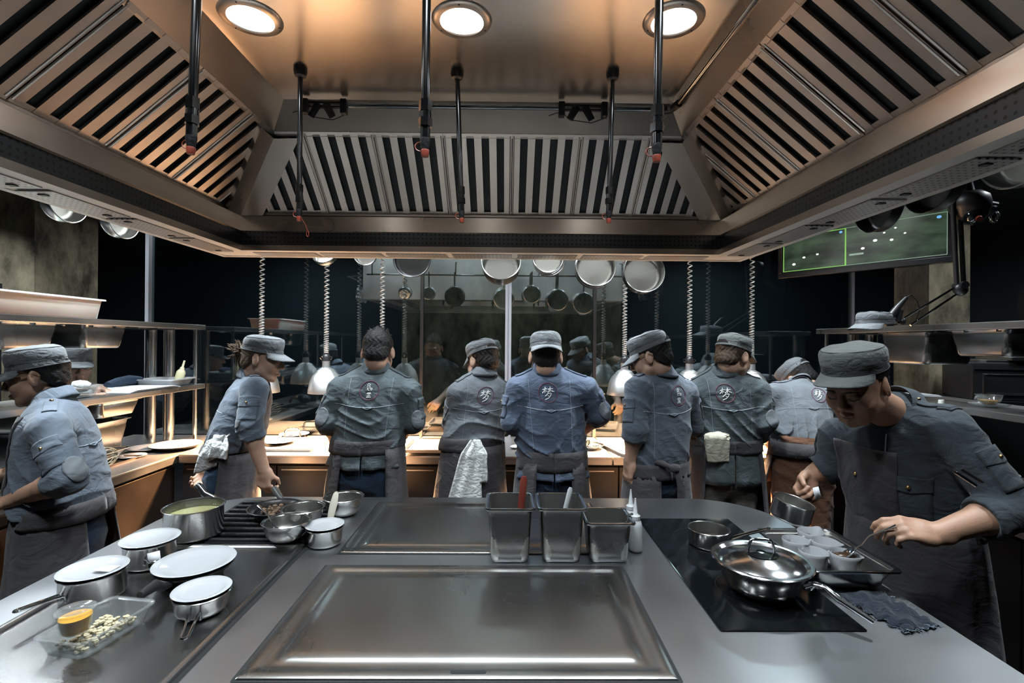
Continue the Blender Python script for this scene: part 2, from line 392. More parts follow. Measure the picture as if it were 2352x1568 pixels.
# inset perforated plates on the underside with dark finger catches
for sx, x0 in ((-1, XL - .155), (1, XR + .05)):
    for k in range(6):
        y0 = YN + .05 + k * .315
        objw('perforated_plate', MB().box((x0, y0, 2.0135), (x0 + .105, y0 + .285, 2.0175)), 'perfu', HOOD, smooth=0)
        for q in (y0 + .03, y0 + .255): objw('finger_catch', MB().box((x0 + .042, q - .008, 2.0105), (x0 + .062, q + .008, 2.0138)), 'screw', HOOD, smooth=0)
for k in range(7):
    x0 = XL + .03 + k * .312
    objw('perforated_plate', MB().box((x0, YB + .045, 2.0135), (x0 + .285, YB + .15, 2.0175)), 'perfu', HOOD, smooth=0)

# ---- baffle filters: one liftable steel cassette each, standing on the sloped sides
FL = .395                                           # length along the slope
def filter_mesh(wd):
    """local: x along the row, y up the slope, z out of the face"""
    f = MB(); d = .006
    f.box((.001, 0, 0), (wd * .115, FL, d)); f.box((wd * .885, 0, 0), (wd - .001, FL, d))
    f.box((0, 0, -.001), (wd, .016, d * .8)); f.box((0, FL - .016, -.001), (wd, FL, d * .8))
    n = 4; a0 = wd * .115; a1 = wd * .885; gap = .0315; sl = (a1 - a0 - n * gap) / (n - 1)
    x = a0
    for k in range(n - 1):
        x += gap; f.add([(x, 0, d), (x + sl, 0, d), (x + sl, FL, d), (x, FL, d), (x + .002, 0, -.004), (x + sl - .002, 0, -.004), (x + sl - .002, FL, -.004), (x + .002, FL, -.004)],
                        [(0, 1, 2, 3), (0, 4, 5, 1), (1, 5, 6, 2), (2, 6, 7, 3), (3, 7, 4, 0), (7, 6, 5, 4)]); x += sl
    # raised beads beside the seam
    for q in (.02, .975): f.tube([(wd * q, .01, d), (wd * q, FL - .01, d)], .0035, 6)
    return f
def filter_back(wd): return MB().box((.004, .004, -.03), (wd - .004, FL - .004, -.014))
slope = Vector((.29, .243)).normalized()
def put_filters(side, starts, wd, where):
    proto = None
    for k, s0 in enumerate(starts):
        if side == 'back': X = Vector((1, 0, 0)); Yv = Vector((0, -slope.x, slope.y)); o = Vector((s0, YB + .028, 2.2))
        elif side == 'left': X = Vector((0, -1, 0)); Yv = Vector((slope.x, 0, slope.y)); o = Vector((XL - .028, s0 + wd, 2.2)); X = Vector((0, -1, 0))
        else: X = Vector((0, 1, 0)); Yv = Vector((-slope.x, 0, slope.y)); o = Vector((XR + .028, s0, 2.2))
        Z = X.cross(Yv)
        if Z.z > 0: X = -X; Z = X.cross(Yv); o = o - X * wd
        mw = Matrix((X, Yv, Z)).transposed().to_4x4(); mw.translation = o
        lab = 'steel baffle filter on the %s of the hood, %s along' % (where, ORD[k])
        if proto is None:
            proto = thing('baffle_filter', lab, 'filter', group='grease filters inside the hood')
            proto.matrix_world = mw
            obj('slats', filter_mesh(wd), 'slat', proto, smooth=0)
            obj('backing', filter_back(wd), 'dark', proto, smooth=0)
        else: dup(proto, None, mat4=mw, label=lab)
put_filters('back', [.015 + .284 * k for k in (-4, -3, -2, -1, 0, 1, 2)], .282, 'rear slope')
put_filters('left', [.635, .938, 1.241, 1.545, 1.848], .300, 'slope above the chef in spectacles')
put_filters('right', [.77, 1.077, 1.385, 1.69, 1.997][:5], .303, 'slope above the chef spooning sauce')

# ---- recessed hood lights
CZ = 2.547
hl = None
for k, (px, py) in enumerate([(576, 40), (1061, 46), (1547, 46)]):
    p = on_z(px, py, CZ)
    lab = ['round recessed hood light, nearest the sloping side above the white tub', 'round recessed hood light in the middle of the three', 'round recessed hood light half hidden by a hanging pipe'][k]
    lab = ['round recessed hood light at the end above the pots with plates', 'round recessed hood light in the middle of the row of three', 'round recessed hood light with a dark pipe hanging before it'][k]
    if hl is None:
        hl = thing('hood_light', lab, 'light', (p.x, p.y, CZ), group='recessed lights in the hood ceiling')
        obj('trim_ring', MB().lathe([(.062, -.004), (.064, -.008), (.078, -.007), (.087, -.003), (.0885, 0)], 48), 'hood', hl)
        obj('lens', MB().lathe([(.0, -.009), (.03, -.0085), (.055, -.006), (.0625, -.003)], 48), emit('lens_glow', (.95, .98, 1), 7), hl)
        sc = MB()
        for a in (.5, 2.6, 4.7): sc.sphere((.076 * math.cos(a), .076 * math.sin(a), -.0075), (.003, .003, .0015), 8)
        obj('screws', sc, 'screw', hl)
    else: dup(hl, (p.x, p.y, CZ), label=lab)
    area_light('hood_light_beam', (p.x, p.y, CZ - .012), .12, HOOD_L, COOL, spread=118)
for k, x in enumerate((-.75, -.13, .49)):          # unseen second row, added to light the viewer's end of the island
    dup(hl, (x, .88, CZ), label='round recessed hood light in the added unseen row nearer the viewer, %s' % ['first', 'second', 'third'][k])
    area_light('hood_light_beam', (x, .88, CZ - .012), .12, HOOD_L, COOL, spread=118)

# ---- nozzle pipes hanging from the hood
def pipe(top, bot, r, lab, ringcap):
    L = top.z - bot.z
    t = thing('nozzle_pipe', lab, 'pipe', tuple(top), group='nozzle pipes hanging in the hood')
    d = bot - top
    q = lambda s: tuple(d * s)
    e = lambda z: tuple(d * (1 - z / L))
    obj('pipe', MB().tube([(0, 0, .0), e(.115)], r, 16), 'pipe', t)
    obj('flange', MB().lathe([(r, -.03), (r * 2.1, -.026), (r * 2.6, -.012), (r * 2.6, 0)], 24), 'iron', t)
    c = MB().tube([e(.125), e(.10)], r * 1.55, 6).tube([e(.10), e(.08)], r * 1.35, 12).tube([e(.085), e(.066)], r * 1.6, 6).tube([e(.066), e(.035)], r * 1.15, 12)
    obj('coupling', c, 'pipe', t, smooth=30)
    obj('nozzle', MB().tube([e(.040), e(.034), e(.014)], [r * 1.2, r * 1.2, r * .85], 12), 'iron', t)
    n = MB().tube([e(.015), e(.012), e(0)], [r * .95, r * 1.0, r * .8], 12)
    b = Vector(e(.028)); lp = [tuple(b + Vector((-.011 + .012 * math.cos(a), 0.004, -.004 + .010 * math.sin(a)))) for a in [2 * PI * i / 14 for i in range(15)]]
    n.tube(lp, .0014, 5); obj('cap', n, 'red', t)
    if ringcap:                                     # a loose pull ring on its wire
        w_ = MB().tube([e(.02), tuple(Vector(e(.02)) + Vector((.02, 0, -.03))), tuple(Vector(e(.02)) + Vector((.03, 0, -.055)))], .0008, 5)
        c0 = Vector(e(.02)) + Vector((.03, 0, -.065)); w_.tube([tuple(c0 + Vector((.004 * math.cos(a), 0, .010 * math.sin(a)))) for a in [2 * PI * i / 12 for i in range(13)]], .0012, 5)
        obj('pull_ring', w_, 'red', t)
for k, (tp, bt) in enumerate([((690, 158), (687, 507)), ((1050, 163), (1061, 511)), ((1407, 165), (1398, 512))]):
    T_ = on_z(*tp, CZ); B_ = at_y(*bt, T_.y)
    pipe(T_, B_, .0088, 'chromed nozzle pipe of the farther row, ' + ['beside the hood corner with a loose pull ring', 'in the middle below the centre light', 'near the rail bracket'][k], k == 0)
for k, (tp, bt) in enumerate([((452, 0), (438, 354)), ((980, 0), (976, 360)), ((1514, 0), (1508, 372))]):
    B_ = at_y(*bt, 1.10); t_ = at_y(*tp, 1.10); dd = (t_ - B_); T_ = B_ + dd * ((CZ - B_.z) / dd.z)
    pipe(T_, B_, .0098, 'dark nozzle pipe of the nearer row, ' + ['in front of the slope above the white tub', 'hanging beside the centre light', 'crossing the light with the half hidden lens'][k], False)

# ---- detector rail along the rear of the hood ceiling with its two bracket linkages
yr = on_z(1100, 246, 2.515).y
t = thing('detector_rail', 'thin steel conduit rail running along the rear edge of the hood ceiling', 'conduit', (0, yr, 2.515))
a_ = at_y(800, 247, yr).x; b_ = at_y(1284, 250, yr).x; c_ = at_y(1398, 252, yr).x; d_ = at_y(1532, 256, yr).x
for x0, x1 in ((a_, b_), (c_, d_)): obj('conduit', MB().tube([(x0, 0, 0), (x1, 0, 0)], .009, 12), 'pipe', t)
obj('conduit', MB().tube([(d_, 0, 0), (d_ + .012, -.012, 0), (d_ + .03, -.04, 0), (d_ + .05, -1.45, 0)], .009, 12), 'pipe', t)
obj('elbow', MB().tube([(d_ - .01, .006, 0), (d_ + .016, -.002, 0), (d_ + .03, -.05, 0)], .015, 12), 'iron', t)
def linkage(x0, x1, lab):
    L = x1 - x0
    t = thing('link_bracket', lab, 'bracket', (x0, yr, 2.515), group='fusible link brackets on the hood rail')
    obj('bar', MB().box((0, -.008, .004), (L, .008, .012)).box((0, -.006, -.010), (L, .006, -.004)), 'iron', t, smooth=0)
    for x in (0, L): obj('clip', MB().box((x - .012, -.014, -.034), (x + .012, .014, .022)), 'iron', t, smooth=0, bevel=.003)
    for x, s in ((L * .36, -1), (L * .52, 1)):
        obj('link', MB().tube([(x + s * .002, -.006, .004), (x + s * .030, -.008, -.048)], [.016, .013], 10, flat=((0, 1, 0), .25)), 'iron', t)
    obj('wire', MB().tube([(-.05, 0, -.03), (0, 0, -.012), (L * .36 - .03, 0, -.045), (L * .52 + .03, -.004, -.058), (L, 0, -.038)], .0018, 5), 'iron', t)
linkage(at_y(702, 246, yr).x, at_y(790, 246, yr).x, 'black fusible link bracket on the hood rail, beside the pipe with the loose pull ring')
linkage(at_y(1290, 250, yr).x, at_y(1388, 250, yr).x, 'black fusible link bracket on the hood rail, beside the pipe by the rail bend')
# ================================================================== cooking island
IZ = 0.9
def outline(z, ins=0.0, n=10, r=.30):
    x0, x1, y0, y1 = -1.355 + ins, 1.11 - ins, .58 + ins, 2.222 - ins
    p = [(x0, y0, z), (x1, y0, z)]
    for i in range(n + 1): a = PI / 2 * i / n; p.append((x1 - r + r * math.cos(a), y1 - r + r * math.sin(a), z))
    for i in range(n + 1): a = PI / 2 + PI / 2 * i / n; p.append((x0 + r + r * math.cos(a), y1 - r + r * math.sin(a), z))
    return p
t = thing('cooking_island', 'long steel cooking island with rounded corners in the middle of the kitchen', 'kitchen island', (-.12, 1.4, 0))
objw('worktop', MB().loft([outline(.862, .006), outline(.866, 0), outline(.896, 0), outline(.9, .004)], True, True, True), 'top', t, smooth=30)
objw('base_panel', MB().loft([outline(.1, .06), outline(.862, .06)], True, True, True), 'black', t, smooth=30)
objw('plinth', MB().loft([outline(0, .12), outline(.1, .12)], True, True, True), 'dark', t, smooth=30)

def griddle(x0, x1, y0, y1, lab, slot):
    cx, cy, w, d = (x0 + x1) / 2, (y0 + y1) / 2, x1 - x0, y1 - y0
    t = thing('griddle_plate', lab, 'griddle', (cx, cy, IZ), group='flat steel griddles set into the island')
    obj('gap_seal', MB().loft([rrect(w + .014, d + .014, .006, .0012), rrect(w - .004, d - .004, .004, .0012)]), 'dark', t, smooth=0)
    R = lambda i, z, r: rrect(w - 2 * i, d - 2 * i, r, z, 6)
    obj('plate', MB().loft([R(0, 0, .004), R(0, .003, .004), R(.003, .005, .004), R(.028, .005, .012), R(.033, .002, .014), R(.040, -.0035 + .004, .018), R(.056, .0005, .02), R(.063, .0035, .02), R(.068, .0055, .022), R(.09, .006, .02)], True, False, True), 'griddle', t, smooth=60)
    if slot:
        m = MB(); m.loft([rrect(.076, .011, .005, .0052, 3, .02, -d / 2 + .02), rrect(.074, .009, .004, .0062, 3, .02, -d / 2 + .02)], True, False, True)
        obj('drain_slot', m, 'dark', t, smooth=0)
griddle(-.556, .362, 1.018, 1.536, 'bright flat griddle plate with a drain slot, the nearer of the two on the island', True)
griddle(-.548, .362, 1.628, 2.142, 'flat griddle plate behind the steel food containers, the farther of the two', False)

t = thing('induction_hob', 'black glass induction hob set into the steel island', 'hob', (.705, 1.574, IZ))
obj('glass_plate', MB().loft([rrect(.362, .762, .006, 0), rrect(.362, .762, .006, .003), rrect(.358, .758, .006, .004)], True, False, True), 'blackglass', t, smooth=0)
zm = MB()
for cy in (-.18, .18):
    for rr in (.10,): zm.lathe([(rr, .0040), (rr + .0008, .00415), (rr + .0016, .0040)], 48, Matrix.Translation((0, cy, 0)))
obj('zone_marks', zm, plain('zone_print', (.012, .013, .014), .3), t)

x0, x1, y0, y1 = -1.205, -.683, .70, 1.668
t = thing('hot_plate', 'long flat steel hot plate with a raised rim carrying the plate topped pans', 'hot plate', ((x0 + x1) / 2, (y0 + y1) / 2, IZ))
R = lambda i, z, r: rrect(x1 - x0 - 2 * i, y1 - y0 - 2 * i, r, z, 6)
obj('tray', MB().loft([R(-.004, 0, .004), R(-.004, .012, .004), R(.002, .016, .006), R(.010, .014, .01), R(.016, .004, .014), R(.05, .003, .02)], True, False, True), 'tray', t, smooth=50)
obj('gap_seal', MB().loft([R(-.016, .001, .006), R(-.002, .001, .004)]), 'dark', t, smooth=0)

t = thing('grill_grate', 'cast iron bar grate set into the island behind the hot plate', 'grill', (-.905, 1.90, IZ))
obj('recess', MB().box((-.215, -.215, .0), (.215, .215, .002)), 'dark', t, smooth=0)
fr = MB().loft([rrect(.44, .44, .01, 0), rrect(.44, .44, .01, .012), rrect(.415, .415, .008, .012), rrect(.415, .415, .008, .002)])
obj('frame', fr, 'iron', t, smooth=0)
for k in range(9):
    y = -.198 + .0495 * k
    obj('bar', MB().tube([(-.207, y, .012), (.207, y, .012)], .0095, 10), 'iron', t)

# ================================================================== counters around the kitchen
def worktop(name, lab, lo, hi, mat='counter', group='steel worktops around the kitchen'):
    (x0, y0), (x1, y1) = lo, hi
    t = thing(name, lab, 'worktop', ((x0 + x1) / 2, (y0 + y1) / 2, .85), group=group)
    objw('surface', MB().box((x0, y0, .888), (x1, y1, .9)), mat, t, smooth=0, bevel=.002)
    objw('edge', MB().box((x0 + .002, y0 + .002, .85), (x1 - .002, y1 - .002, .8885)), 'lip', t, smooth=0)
    return t
s1 = at_y(929, 1050, 3.02).x; s2 = at_y(1408, 1052, 3.02).x
worktop('worktop', 'steel worktop of the rear pass below the two heat lamps over the plates', (-2.0, 3.02), (s1 - .004, GY - .005))
worktop('worktop', 'steel worktop of the rear pass in front of the bright double mullion', (s1 + .004, 3.02), (s2 - .004, GY - .005))
worktop('worktop', 'steel worktop of the rear pass below the three heat lamps in a row', (s2 + .004, 3.02), (2.0, GY - .005))
worktop('worktop', 'side worktop with the roasting pan and whisk behind the chef in spectacles', (-2.75, .2), (-2.008, GY - .005))
worktop('worktop', 'side worktop behind the chef spooning sauce', (2.008, .2), (2.75, GY - .005), 'top')

def cabinet(lab, lo, hi, face, mat, group, handle=False):
    """lo, hi plan corners; face = unit normal of the door side"""
    (x0, y0), (x1, y1) = lo, hi
    t = thing('base_cabinet', lab, 'cabinet', ((x0 + x1) / 2, (y0 + y1) / 2, 0), group=group)
    objw('body', MB().box((x0 + .002, y0 + .002, .1), (x1 - .002, y1 - .002, .85)), 'black', t, smooth=0)
    objw('plinth', MB().box((x0 + .05, y0 + .05, 0), (x1 - .05, y1 - .05, .1)), 'dark', t, smooth=0)
    fx, fy = face; d = .018
    if fy: a = (x0 + .004, y0 - d, .115); b = (x1 - .004, y0, .828)
    elif fx > 0: a = (x1, y0 + .004, .115); b = (x1 + d, y1 - .004, .828)
    else: a = (x0 - d, y0 + .004, .115); b = (x0, y1 - .004, .828)
    objw('door', MB().box(a, b), mat, t, smooth=0, bevel=.002)
    if fy: objw('door_trim', MB().box((x0 + .03, y0 - d - .004, .80), (x1 - .03, y0 - d, .806)), 'lip', t, smooth=0)
xs = [-2.0, -1.42, -.98, -.42, .16, .70, 1.25, 2.0]
for k in range(7):
    cabinet('black cabinet under the rear pass, %s along' % ORD[k], (xs[k], 3.075), (xs[k + 1], 3.6), (0, -1), 'black', 'black cabinets under the rear pass')
for k in range(6):
    y1 = 3.04 - .475 * k
    cabinet('copper glinting steel door cabinet under the side worktop, %s from the corner' % ORD[k], (-2.7, y1 - .475), (-2.05, y1), (1, 0), 'door', 'steel cabinets under the side worktop')
for k in range(5):
    y1 = 3.04 - .56 * k
    cabinet('black steel cabinet behind the chef spooning sauce, %s from the corner' % ORD[k], (2.05, y1 - .56), (2.7, y1), (-1, 0), plain('dark_steel_door', (.05, .05, .052), .33, .9), 'dark cabinets behind the chef spooning sauce')

# ================================================================== pass shelves at both sides
def pan_shelf(sx, yend, zu, zl, lab):
    t = thing('pass_shelf', lab, 'shelf', (sx * 2.3, yend - .8, .9), group='steel pass shelves on the side worktops')
    xa, xb = sorted((sx * 2.12, sx * 2.46))
    for nm, z in (('upper_shelf', zu), ('lower_shelf', zl)):
        objw(nm, MB().box((xa, .3, z - .032), (xb, yend, z)), 'lip', t, smooth=0, bevel=.003)
    for y in (yend - .05, yend - 1.78, yend - 2.6):
        objw('post', MB().tube([(sx * 2.16, y, .9), (sx * 2.16, y, zu - .03)], .013, 16), 'pot', t)
    for x, y in ((2.36, yend - .02), (2.43, yend - .10)):
        objw('column', MB().tube([(sx * x, y, .9), (sx * x, y, zu - .03)], .034, 20), 'pot', t)
    rl = MB()
    for y in [yend - .30 - .155 * k for k in range(10)]: rl.box((xa + .02, y - .004, zu - .043), (xb - .02, y + .004, zu - .032))
    objw('pan_runners', rl, 'chrome', t, smooth=0)
pan_shelf(-1, 3.48, 1.705, 1.295, 'two tier steel pass shelf holding the white tub and hanging pans')
pan_shelf(1, 3.36, 1.706, 1.315, 'two tier steel pass shelf holding the microphone and white cap')

# ================================================================== heat lamps on coiled cords
def lamp_mesh():
    return MB().lathe([(.022, .215), (.024, .214), (.0255, .17), (.030, .168), (.050, .158), (.052, .152), (.058, .150), (.060, .144), (.084, .118), (.102, .08), (.112, .03), (.115, .002), (.1145, 0), (.112, .003), (.106, .05), (.085, .11), (.05, .145), (.0, .15)], 40)
LZ = 1.2535
cm = None
lamps = [(600, 'over the plates behind the woman in the pale cap'), (749, 'beside the bare headed chef over a bare worktop'), (877, 'whose cord ends behind the spiky hair of the bare headed chef'),
         (1434, 'in front of the chef in spectacles with hanging arm'), (1583, 'between two capped chefs standing shoulder to shoulder'), (1726, 'beside the bending chef in rust trousers')]
proto = None
for k, (px, d_) in enumerate(lamps):
    x = at_y(px, 870, 3.30).x
    lab = 'spun aluminium heat lamp ' + d_
    if proto is None:
        proto = t = thing('heat_lamp', lab, 'heat lamp', (x, 3.30, LZ), group='heat lamps over the rear pass')
        obj('shade', lamp_mesh(), 'alu', t, smooth=50)
        obj('cord_grip', MB().lathe([(.0, .262), (.012, .262), (.02, .255), (.025, .24), (.026, .214), (.022, .212)], 24), 'bakelite', t)
        hk = MB()
        for s in (-1, 1): hk.tube([(s * .024, 0, .225)] + [(s * (.030 + .010 * math.sin(a)), 0, .234 + .010 * math.cos(a)) for a in (PI * .9, PI * .5, 0, -PI * .5, -PI * .9)], .0022, 6)
        obj('hook', hk, 'chrome', t)
        obj('bulb', MB().sphere((0, 0, .045), (.03, .03, .04), 16), emit('bulb_glow', (1, .62, .3), 9), t)
        pts = []; z = .262; a = 0
        while z < 1.52:                              # spiral cord, tighter near the lamp
            s = (z - .262) / 1.25; pitch = .011 + .030 * min(1, s * 1.7)
            for q in range(9):
                pts.append((.0135 * math.cos(a), .0135 * math.sin(a), z)); a += 2 * PI / 9; z += pitch / 9
        obj('coiled_cord', MB().tube(pts, .0042, 6), plain('grey_cord', (.42, .4, .38), .35, .4), t)
    else: dup(proto, (x, 3.30, LZ), rz=.7 * k, label=lab)
    l = bpy.data.lights.new('heat_lamp_bulb', 'SPOT'); l.energy = HEAT_L * 10; l.color = (1.0, .55, .26); l.spot_size = math.radians(135); l.spot_blend = .5; l.shadow_soft_size = .03
    o = bpy.data.objects.new('heat_lamp_bulb', l); COL.objects.link(o); o.location = (x, 3.30, LZ + .0)

# ================================================================== screen, dome camera, microphone arm
A_ = at_y(1792, 633, 3.55); Bz = A_.z
dB = ray(2188, 592); B_ = _O + dB * ((Bz - _O.z) / dB.z)
u = (B_ - A_); u.z = 0; W = u.length; u.normalize()
nrm = Vector((u.y, -u.x, 0));  nrm = nrm if nrm.y < 0 else -nrm
H = W * .5625
mw = Matrix((u, -nrm, Vector((0, 0, 1)))).transposed().to_4x4(); mw.translation = A_
t = thing('wall_screen', 'flat television mounted high on the wall showing green night camera views', 'television'); t.matrix_world = mw
obj('casing', MB().box((-.012, 0, -.022), (W + .012, .05, H + .02)).box((-.012, -.006, -.022), (W + .012, 0, .012)).box((-.012, -.006, .012), (.012, 0, H)).box((W - .012, -.006, .012), (W + .012, 0, H)), plain('screen_bezel', (.02, .02, .022), .22), t, smooth=0, bevel=.004)
b = .022
def screen_mat():
    m, nt, bs = _new('screen_green'); bs.inputs['Roughness'].default_value = .2; bs.inputs['Base Color'].default_value = (.01, .012, .01, 1)
    n1 = _n(nt, 'ShaderNodeTexNoise', Scale=5.0, Detail=6.0); nt.links.new(_coords(nt, (1, 1, 2.5)), n1.inputs[0])
    r = _n(nt, 'ShaderNodeValToRGB'); r.color_ramp.elements[0].position = .38; r.color_ramp.elements[1].position = .75
    r.color_ramp.elements[0].color = (.008, .013, .009, 1); r.color_ramp.elements[1].color = (.05, .085, .05, 1)
    nt.links.new(n1.outputs[0], r.inputs[0]); nt.links.new(r.outputs[0], bs.inputs['Emission Color']); bs.inputs['Emission Strength'].default_value = 1.0
    return m
obj('screen', MB().box((b, -.002, b), (W - b, 0, H - b)), screen_mat(), t, smooth=0)
g = MB(); lw = .006; xm = W * .44
g.box((b, -.003, b), (b + lw, -.002, H * .5)).box((b, -.003, b), (xm, -.002, b + lw * .7)).box((xm - lw, -.003, b), (xm + lw * .4, -.002, H * .5)).box((b, -.003, H * .5 - lw), (xm, -.002, H * .5))
obj('green_frame', g, emit('screen_lime', (.28, .62, .14), .6), t, smooth=0)
g = MB().box((xm, -.003, b), (W - b, -.002, b + .003)).box((xm, -.003, H * .5 - .003), (W - b, -.002, H * .5)).box((W - b - .003, -.003, b), (W - b, -.002, H * .5)).box((xm + .02, -.003, b + .06), (xm + .10, -.002, b + .072))
obj('grey_frame', g, emit('screen_grey', (.3, .4, .32), .6), t, smooth=0)
g = MB()
for q, z, r_ in ((.10, .07, .012), (.17, .11, .010), (.26, .12, .009), (.54, .12, .011), (.61, .16, .012), (.66, .2, .007), (.70, .15, .010), (.72, .22, .007), (.77, .18, .007)):
    g.sphere((W * q, -.002, z), (r_, .0012, r_ * .7), 8)
obj('light_spots', g, emit('screen_white', (.8, .85, .75), 1.2), t)
g = MB().sphere((xm - .03, -.002, H * .5 - .022), (.010, .0012, .008), 8).sphere((W - .06, -.002, H * .5 - .024), (.012, .0012, .009), 8)
obj('blue_marks', g, emit('screen_blue', (.15, .4, .75), 1.0), t)
obj('wall_arm', MB().box((W * .5 - .05, .05, H * .5 - .1), (W * .5 + .05, .5, H * .5 + .1)), 'black', t, smooth=0)

p = at_y(2228, 478, 2.55)
t = thing('dome_camera', 'black dome security camera hanging beside the television', 'security camera', tuple(p))
obj('housing', MB().lathe([(.0, .085), (.05, .083), (.078, .06), (.085, .03), (.085, -.005), (.080, -.012), (.074, -.04), (.05, -.075), (.0, -.088)], 32), 'bakelite', t)
obj('lens_ball', MB().sphere((-.02, -.04, -.055), (.045, .045, .042), 20), 'blackglass', t)
obj('lens', MB().tube([(-.028, -.075, -.07), (-.034, -.09, -.08)], .014, 14), 'red', t)
obj('bracket', MB().tube([(0, .0, .08), (.0, .02, .16), (.0, .02, 2.8 - p.z)], .022, 12).box((-.10, -.01, .075), (.06, .03, .09)).tube([(.085, 0, .03), (.14, 0, .02)], .014, 8), 'bakelite', t, smooth=30)
obj('cable', MB().tube([(.14 + .02 * math.cos(a), .01 * a / 6, -.04 + .03 * math.sin(a)) for a in [i * .6 for i in range(22)]], .004, 6), 'chrome', t)

yb = 2.55
P_ = lambda px, py, y=yb: at_y(px, py, y)
j = P_(2206, 664)
t = thing('microphone_arm', 'black jointed microphone boom arm reaching down to the upper shelf', 'microphone arm', tuple(j))
lo = lambda v: tuple(v - j)
m_ = MB()
for dx in (-8, 8): m_.tube([lo(P_(2206 + dx, 660)), lo(P_(2196 + dx, 470)), lo(P_(2190 + dx, 300))], .011, 10)
obj('upright', m_, 'bakelite', t)
obj('joint', MB().sphere((0, 0, 0), (.035, .03, .035), 16).tube([(-.01, -.04, .02), (.01, .04, .02)], .018, 10), 'bakelite', t)
m_ = MB()
for dy in (-8, 9): m_.tube([lo(P_(2200, 664 + dy)), lo(P_(2084 + dy * .8, 738 + dy))], .0055, 8)
obj('rod', m_, 'chrome', t)
m_ = MB().tube([lo(P_(2028, 744)), lo(P_(2040, 733)), lo(P_(2062, 705)), lo(P_(2082, 683))], [.020, .020, .016, .009], 12)
obj('microphone', m_, 'bakelite', t)
m_ = MB().tube([lo(P_(2082, 683)), lo(P_(2092, 677)), lo(P_(2106, 690)), lo(P_(2112, 712)), lo(P_(2104, 735))], .003, 6)
obj('cable', m_, 'bakelite', t)
m_ = MB().tube([lo(P_(2062, 738)), lo(P_(2068, 712))], .014, 8).sphere(lo(P_(2072, 738)), .02, 10)
obj('clip', m_, 'bakelite', t)
# ================================================================== cookware builders
def Tr(v): return Matrix.Translation(v)
def pan_profile(R, h, wall=.0025, r0=None, lip=.004, round_=.012):
    r0 = r0 or R; rb = r0 - round_
    pr = [(0, 0), (rb * .6, 0), (rb, .0005)]
    for i in range(1, 6): a = PI / 2 * i / 5; pr.append((rb + round_ * math.sin(a), round_ * (1 - math.cos(a))))
    pr += [(R, h - .004), (R + lip * .6, h - .001), (R + lip, h + .001), (R + lip * .5, h + .0025), (R - wall * .2, h + .001)]
    inn = [(R - wall, h - .006), (r0 - wall, round_ + .002)]
    for i in range(1, 6): a = PI / 2 * (1 - i / 5); inn.append((rb - wall + round_ * math.sin(a), wall + round_ * (1 - math.cos(a))))
    inn += [(rb * .5, wall), (0, wall)]
    return pr, inn
def body(t, R, h, mat='pot', inside='potin', **kw):
    pr, inn = pan_profile(R, h, **kw)
    obj('body', MB().lathe(pr, 56), mat, t, smooth=60)
    obj('inside', MB().lathe([pr[-1]] + inn, 56), inside, t, smooth=60)
def wire_handle(t, R, h, L, ang, tilt=.3, w=.016, name='handle'):
    """two steel rods riveted to the wall that meet in a loop"""
    M_ = Matrix.Rotation(ang, 4, 'Z'); z0 = h * .62
    e = lambda s, y: (R + L * s, y, z0 + L * s * tilt)
    m = MB()
    for s in (-1, 1):
        m.tube([(R + .001, s * w * .9, z0 - .016), (R + .004, s * w * .9, z0 - .002), (R + .008, s * w * .85, z0), e(.5, s * w * .6), e(.9, s * w * .5)] + ([e(.97, s * w * .38), e(1, 0)]), .0034, 8, T=M_)
        m.sphere((R + .001, s * w * .9, z0 - .014), (.003, .005, .007), 8, T=M_)
    return obj(name, m, 'chrome', t)
def tube_handle(t, pts, r, mat='pot', hole=True, flat=None):
    obj('handle', MB().tube(pts, r, 14, flat=flat), mat, t, smooth=60)
def plate_mesh(R, depth=.012, foot=.5):
    return MB().lathe([(0, .004), (R * foot - .004, .004), (R * foot - .003, 0), (R * foot, 0), (R * foot + .003, .004), (R * .8, .009), (R, depth), (R + .0012, depth + .0016), (R, depth + .0028), (R * .8, .0118), (R * foot + .012, .0075), (R * foot + .004, .0062), (0, .0062)], 64)
def plate(lab, loc, R, group, depth=.012, tilt=None):
    t = tag(obj('plate', plate_mesh(R, depth), 'china', smooth=70), lab, 'plate', group); t.location = loc
    if tilt: t.rotation_euler = tilt
    return t
def gn(name, lab, cat, loc, w, d, h, rz=0, group=None, mat='gn', rim=.011, r=.022, taper=.88):
    t = thing(name, lab, cat, loc, rz, group)
    a, b = w - 2 * rim, d - 2 * rim; q = lambda s, z, rr=r: rrect(a * s, b * s, rr, z, 6)
    f = lambda i, z, rr: rrect(w - 2 * i, d - 2 * i, rr, z, 6)
    obj('body', MB().loft([q(taper * .86, 0), q(taper * .93, .001), q(taper * .98, .006, r * 1.3), q(taper, .016, r * 1.4), q(taper + (1 - taper) * .78, h * .80), q(.965, h * .82), q(.995, h - .006), f(rim * .9, h - .003, r)], True, True), mat, t, smooth=50)
    obj('rim', MB().loft([f(.001, h - .006, r * .8), f(0, h - .003, r * .8), f(.001, h, r * .8), f(.004, h + .001, r * .8), f(rim * .8, h + .001, r), f(rim + .001, h - .001, r)]), 'chrome', t, smooth=50)
    obj('inside', MB().loft([f(rim + .001, h - .001, r), q(.97, h - .01), q(.94, h * .82), q(taper + .01, .03), q(taper - .02, .010), q(taper * .9, .004), q(taper * .8, .0035)], True, False, True), 'potin', t, smooth=50)
    return t
